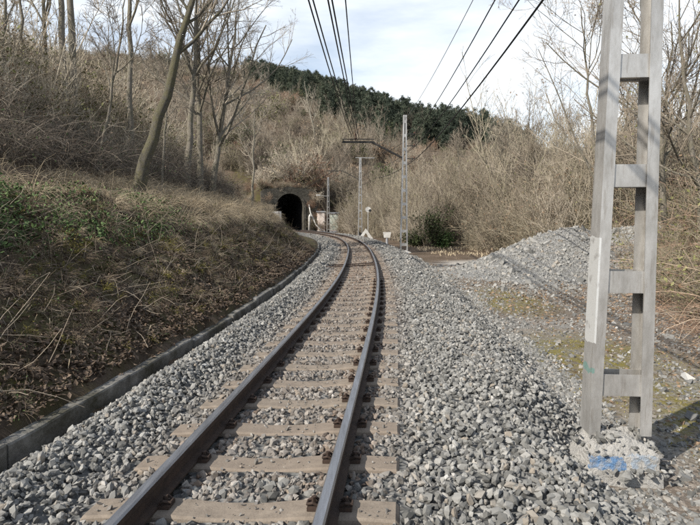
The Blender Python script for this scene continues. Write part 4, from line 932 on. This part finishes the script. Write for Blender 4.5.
V, F = join([(V1, F1), (V2, F2)])
tag(link('moss', mesh_np('moss', V, F, M_MOSS)), 'olive yellow moss patches on the bank and the bare ground', kind='stuff')
# straw grass along the bank top, hanging over
x, y, v = bank_points(100000, 4.5, 8.4, 2.5, 62, rg, 1.15); k = rg.random(len(x)) < np.clip(.35 + 3.0 * fbm(x * .7 + 8, y * .7) + .5 * sstep(7, 12, y) - .3 * np.abs(v - 6.4), 0.02, 1)
P = onground(x[k], y[k]); V1, F1 = blades(P, rg.uniform(.15, .5, len(P)), rg.uniform(.9, 1.6, len(P)), rg, .0022 + .0002 * y[k][:, None])
x, y, v = bank_points(14000, 2.6, 4.4, 2.5, 30, rg, 1.3); k = rg.random(len(x)) < np.clip(2.2 * fbm(x * .8 + 1, y * .8), 0.03, 1)
P = onground(x[k], y[k]); V2, F2 = blades(P, rg.uniform(.08, .3, len(P)), rg.uniform(.6, 1.1, len(P)), rg, .003)
x = rg.uniform(4, 30, 30000); y = rg.uniform(22, 40, 30000); u = uoff(x, y); k = (u > 4.2) & (rg.random(30000) < np.clip(.35 + 2 * fbm(x * .4, y * .4), 0, 1)) & (PILE(x, y) < .15) & (np.hypot((x - 4.9 - .3 * (y - 22)) / 1.2, (y - 22.5) / 4.5) > 1)
P = onground(x[k], y[k]); V3, F3 = blades(P, rg.uniform(.1, .4, len(P)), rg.uniform(.3, 1.0, len(P)), rg, .012)
V, F = join([(V1, F1), (V2, F2), (V3, F3)])
tag(link('dead_grass', mesh_np('dead_grass', V, F, M_STRAW)), 'straw coloured dead grass on the bank top and by the thicket', kind='stuff')
# green ivy and weeds near the top of the left bank
x, y, v = bank_points(60000, 3.6, 7.0, 2.5, 20, rg, 1.2); k = rg.random(len(x)) < np.clip(1.3 * sstep(1.2, .2, np.abs(v - 5.2)) * np.clip(.62 + 2.8 * fbm(x * .6 + 4, y * .6), 0, 1) * sstep(17, 9, y), 0, 1)
V1, F1 = leaves(onground(x[k], y[k], .09) + np.abs(rg.normal(size=(k.sum(), 3))) * np.array([0, 0, .10]), .035, rg, .3)
P = onground(x[k][::2], y[k][::2]); V2, F2 = blades(P, rg.uniform(.08, .24, len(P)), rg.uniform(.2, .9, len(P)), rg, .005)
V, F = join([(V1, F1), (V2, F2)])
tag(link('ground_ivy', mesh_np('ground_ivy', V, F, M_GREEN)), 'green weeds and ivy along the upper left bank', kind='stuff')
# fallen twigs and dry canes on the bank
x, y, v = bank_points(1500, 2.6, 6.0, 2.5, 30, rg, 1.3); n = len(x); P = np.empty((n, 4, 3)); P[:, 0] = onground(x, y, .01)
D = unit(rg.normal(size=(n, 3)) * np.array([1, 1, .4]) + np.array([0, 0, .25])); Lc = rg.uniform(.15, .8, n)
for k in range(1, 4): D = unit(D + rg.normal(size=D.shape) * .15); P[:, k] = P[:, k - 1] + D * (Lc / 3)[:, None]; P[:, k, 2] = np.maximum(P[:, k, 2], ground_z(P[:, k, 0], P[:, k, 1]) + .01)
V, F = tubes(P, np.full((n, 4), .005) * np.linspace(1, .5, 4), 3)
tag(link('fallen_twigs', mesh_np('fallen_twigs', V, [F], M_TWIG)), 'dry twigs and stalks lying on the left bank', kind='stuff')

# ------------------------------------------------------------------ single trees
def tree(base, path, r0, label, seed, bark=M_BARK, twig=M_TWIG, limbs=9, l2=8, l3=7, l4=4, leaf=0.0, fr=(.35, .97), ang=(.5, .95), up=.10, ln=(.3, .55), name='bare_tree', group='bare trees on the hillsides', lm=None, lsz=.05):
    """path: trunk points relative to base"""
    r = np.random.default_rng(seed); t = empty(name, base, label, 'tree', group)
    q = np.array(path, float); tt = np.linspace(0, 1, 14); seg = np.linspace(0, 1, len(q))
    P = np.stack([np.interp(tt, seg, q[:, i]) for i in range(3)], -1)[None]
    sm = P.copy(); sm[:, 1:-1] = (P[:, :-2] + 2 * P[:, 1:-1] + P[:, 2:]) / 4; P = sm
    hgt = np.linalg.norm(q[-1]); P[:, 2:, :2] += r.normal(size=(1, 12, 2)) * .012 * hgt ** .5
    R = r0 * (np.linspace(1, .16, 14) ** .9)[None] * np.array([1.35, 1.12] + [1] * 12); 
    P1, R1 = grow(P, R, limbs, ln, ang, up, .12, 7, fr, .55, r)
    P2, R2 = grow(P1, R1, l2, (.3, .6), (.4, .9), up * .5, .14, 5, (.15, .98), .55, r)
    P3, R3 = grow(P2, R2, l3, (.3, .6), (.4, .9), .03, .16, 4, (.1, .98), .6, r)
    R2 = np.maximum(R2, .007); R3 = np.maximum(R3, .0045)
    V, F = join([tubes(P, R, 10), tubes(P1, R1, 6)])
    link('trunk', mesh_np('trunk', V, F, bark, smooth=True), t)
    pts = [(*tubes(P2, R2, 4), 0), (*tubes(P3, R3, 3), 0)]
    ends = P3
    if l4:
        P4, R4 = grow(P3, R3, l4, (.3, .6), (.4, .9), .02, .16, 3, (.1, .98), .7, r); R4 = np.maximum(R4, .0035); pts.append((*tubes(P4, R4, 3), 0)); ends = P4
    if leaf: pts.append((*leaves(ends[r.random(len(ends)) < leaf][:, -1], lsz, r), 1))
    link('crown', mesh_parts('crown', pts, [twig, lm or M_DEADLEAF]), t)
    return t
def at(px, d): return (px - 350) * d / 530.0
def tr(px, d, h, r0, label, seed, dx=0.0, dy=0.0, **kw):
    x = at(px, d); z = gz(x, d) - .1
    return tree((x, d, z), [(0, 0, 0), (dx * .35, dy * .3, h * .35), (dx * .75, dy * .7, h * .7), (dx, dy, h)], r0, label, seed, **kw)
x0 = at(135, 15.5); z0 = gz(x0, 15.5) - .15
tree((x0, 15.5, z0), [(0, 0, 0), (.38, 0, 1.2), (.74, 0, 2.4), (1.1, 0, 3.45), (1.42, 0, 4.4), (1.7, .1, 5.3), (1.95, .2, 6.6), (2.3, .2, 8.2)], .185, 'thick mossy tree trunk leaning right at the top of the left bank', 101, bark=M_BARKMOSS, fr=(.42, .97), limbs=9, name='leaning_tree')
tr(69, 21, 13, .15, 'left of the pair of straight slender trunks on the left', 102, .2, limbs=7, fr=(.5, .97), ang=(.3, .7), ln=(.2, .4))
tr(78, 21.6, 14, .17, 'right of the pair of straight slender trunks on the left', 103, .3, limbs=8, fr=(.5, .97), ang=(.3, .7), ln=(.2, .4))
tr(133, 25, 13, .15, 'single grey trunk between the twin trunks and the leaning tree', 104, .3, limbs=9, fr=(.35, .97), ang=(.4, .8), ln=(.25, .45))
tr(187, 27, 10, .19, 'left trunk of the pale grey cluster right of the leaning tree', 105, .9, limbs=11, fr=(.25, .97), ln=(.4, .6))
tr(201, 28, 10.5, .18, 'middle trunk of the pale grey cluster right of the leaning tree', 106, .1, limbs=11, fr=(.25, .97), ln=(.4, .65))
tr(212, 29, 10, .17, 'right trunk of the pale grey cluster with branches spreading right', 107, 1.6, limbs=12, fr=(.22, .97), ln=(.45, .7))
tr(34, 24, 9, .10, 'thin crooked trunk left of the twin trunks', 108, -.2, limbs=8)
tr(53, 26, 9, .14, 'short branching trunk just left of the twin trunks', 109, .1, limbs=9)
tr(8, 19, 8, .08, 'thin bare tree at the left edge of the picture', 110, .6, limbs=9)
tr(100, 17, 6, .06, 'thin sapling between the twin trunks and the leaning tree', 111, 1.2, limbs=8)
tr(163, 21, 6, .05, 'thin sapling just right of the leaning tree', 112, .5, limbs=8)
tr(252, 44, 9, .12, 'bare tree on the slope left of the tunnel', 113, .4, limbs=9, l4=0)
tr(318, 105, 13, .22, 'dead leaning trunk high on the hillside above the tunnel', 114, -2.5, limbs=5, l4=0, l3=4)
tr(525, 35, 9.5, .07, 'fine twigged tree rising above the thicket', 120, .1, limbs=16, fr=(.2, .97), ang=(.25, .5), up=.15, twig=M_TWIG, group='bare trees behind the thicket')
tr(498, 37, 8.0, .06, 'slender bare tree above the thicket left of the fine twigged one', 121, .2, limbs=14, fr=(.2, .97), ang=(.25, .5), up=.15, group='bare trees behind the thicket')
tr(556, 34, 7.8, .06, 'slender bare tree above the thicket right of the fine twigged one', 122, .2, limbs=14, fr=(.2, .97), ang=(.25, .5), up=.15, group='bare trees behind the thicket')
tr(455, 48, 8.5, .07, 'bare sapling tree over the left end of the thicket', 123, .2, limbs=12, fr=(.2, .97), ang=(.25, .5), up=.15, l4=0, group='bare trees behind the thicket')
tr(668, 17, 9.5, .11, 'sparse tree with a few withered leaves behind the near mast', 130, -.8, limbs=13, fr=(.22, .97), ln=(.4, .65), leaf=.05, lm=M_OLIVELEAF, group='sparse trees behind the near mast', lsz=.04)
tr(606, 22, 9.5, .09, 'sparse tree with spreading branches just left of the near mast', 131, -1.4, limbs=13, fr=(.22, .97), ln=(.4, .65), leaf=.07, group='sparse trees behind the near mast', lsz=.04)
tr(712, 14, 7.5, .09, 'sparse tree at the right edge of the picture', 132, -1.2, limbs=12, fr=(.2, .97), ln=(.4, .65), leaf=.05, lm=M_OLIVELEAF, group='sparse trees behind the near mast', lsz=.035)
tr(640, 26, 8, .08, 'sparse tree seen between the legs of the near mast', 133, .5, limbs=12, fr=(.2, .97), ln=(.4, .6), leaf=.08, lm=M_OLIVELEAF, group='sparse trees behind the near mast', lsz=.045)

# evergreen bushes
def green_bush(px, d, h, wd, label, seed, m=M_GREEN):
    r = np.random.default_rng(seed); x = at(px, d); t = empty('evergreen_bush', (x, d, gz(x, d) - .05), label, 'bush', 'evergreen bushes')
    P, R = stems(r, 16, .3, h, wd, .12, .03, 5, .03); P2, R2 = grow(P, R, 9, (.3, .5), (.5, 1.0), .03, .15, 4, (.15, .98), .5, r)
    V, F = join([tubes(P, R, 5), tubes(P2, R2, 3)]); link('stem', mesh_np('stem', V, F, M_TWIG_DARK), t)
    c = np.repeat(np.concatenate([P2[:, 1:].reshape(-1, 3), P[:, 2:].reshape(-1, 3)]), 3, 0); c = c + r.normal(size=c.shape) * .14
    V, F = leaves(c, .075, r); link('foliage', mesh_np('foliage', V, [F], m), t)
green_bush(432, 37, 3.4, .28, 'dark green evergreen bush at the left end of the thicket', 140, M_DKGREEN)
green_bush(415, 40, 1.4, .6, 'low dark green bush at the foot of the arm mast', 141, M_DKGREEN)
green_bush(443, 37, 1.2, .6, 'small green bush right of the tall evergreen', 142)
green_bush(352, 81, 3.6, .9, 'olive bush right of the cabinets', 143, M_OLIVELEAF)
green_bush(383, 62, 2.8, 1.0, 'olive bush behind the signal disc', 144, M_OLIVELEAF)
green_bush(262, 62, 1.8, .9, 'olive bush on the bank left of the tunnel', 145, M_OLIVELEAF)
# bare earth scar on the hill
xs0 = at(350, 96); r = np.random.default_rng(4); 
ax = np.linspace(-1.6, 1.6, 16); AX, AY = np.meshgrid(ax, ax); kx = AX + xs0; ky = AY * 1.4 + 96
Zs = ground_z(kx, ky) + np.clip(1 - np.hypot(AX / 1.5, AY / 1.5) + fbm(kx * 1.7, ky * 1.7) * 1.2, -.3, 1) * 1.1 + fbm(kx * 2.2, ky * 2.2) * .6
ii = np.arange(AX.size).reshape(AX.shape); Fs = np.stack([ii[:-1, :-1], ii[:-1, 1:], ii[1:, 1:], ii[1:, :-1]], -1).reshape(-1, 4)
tag(link('earth_scar', mesh_np('earth_scar', np.stack([kx, ky, Zs], -1).reshape(-1, 3), [Fs], M_EARTH)), 'ochre bare earth patch on the hillside above the far mast', kind='structure')
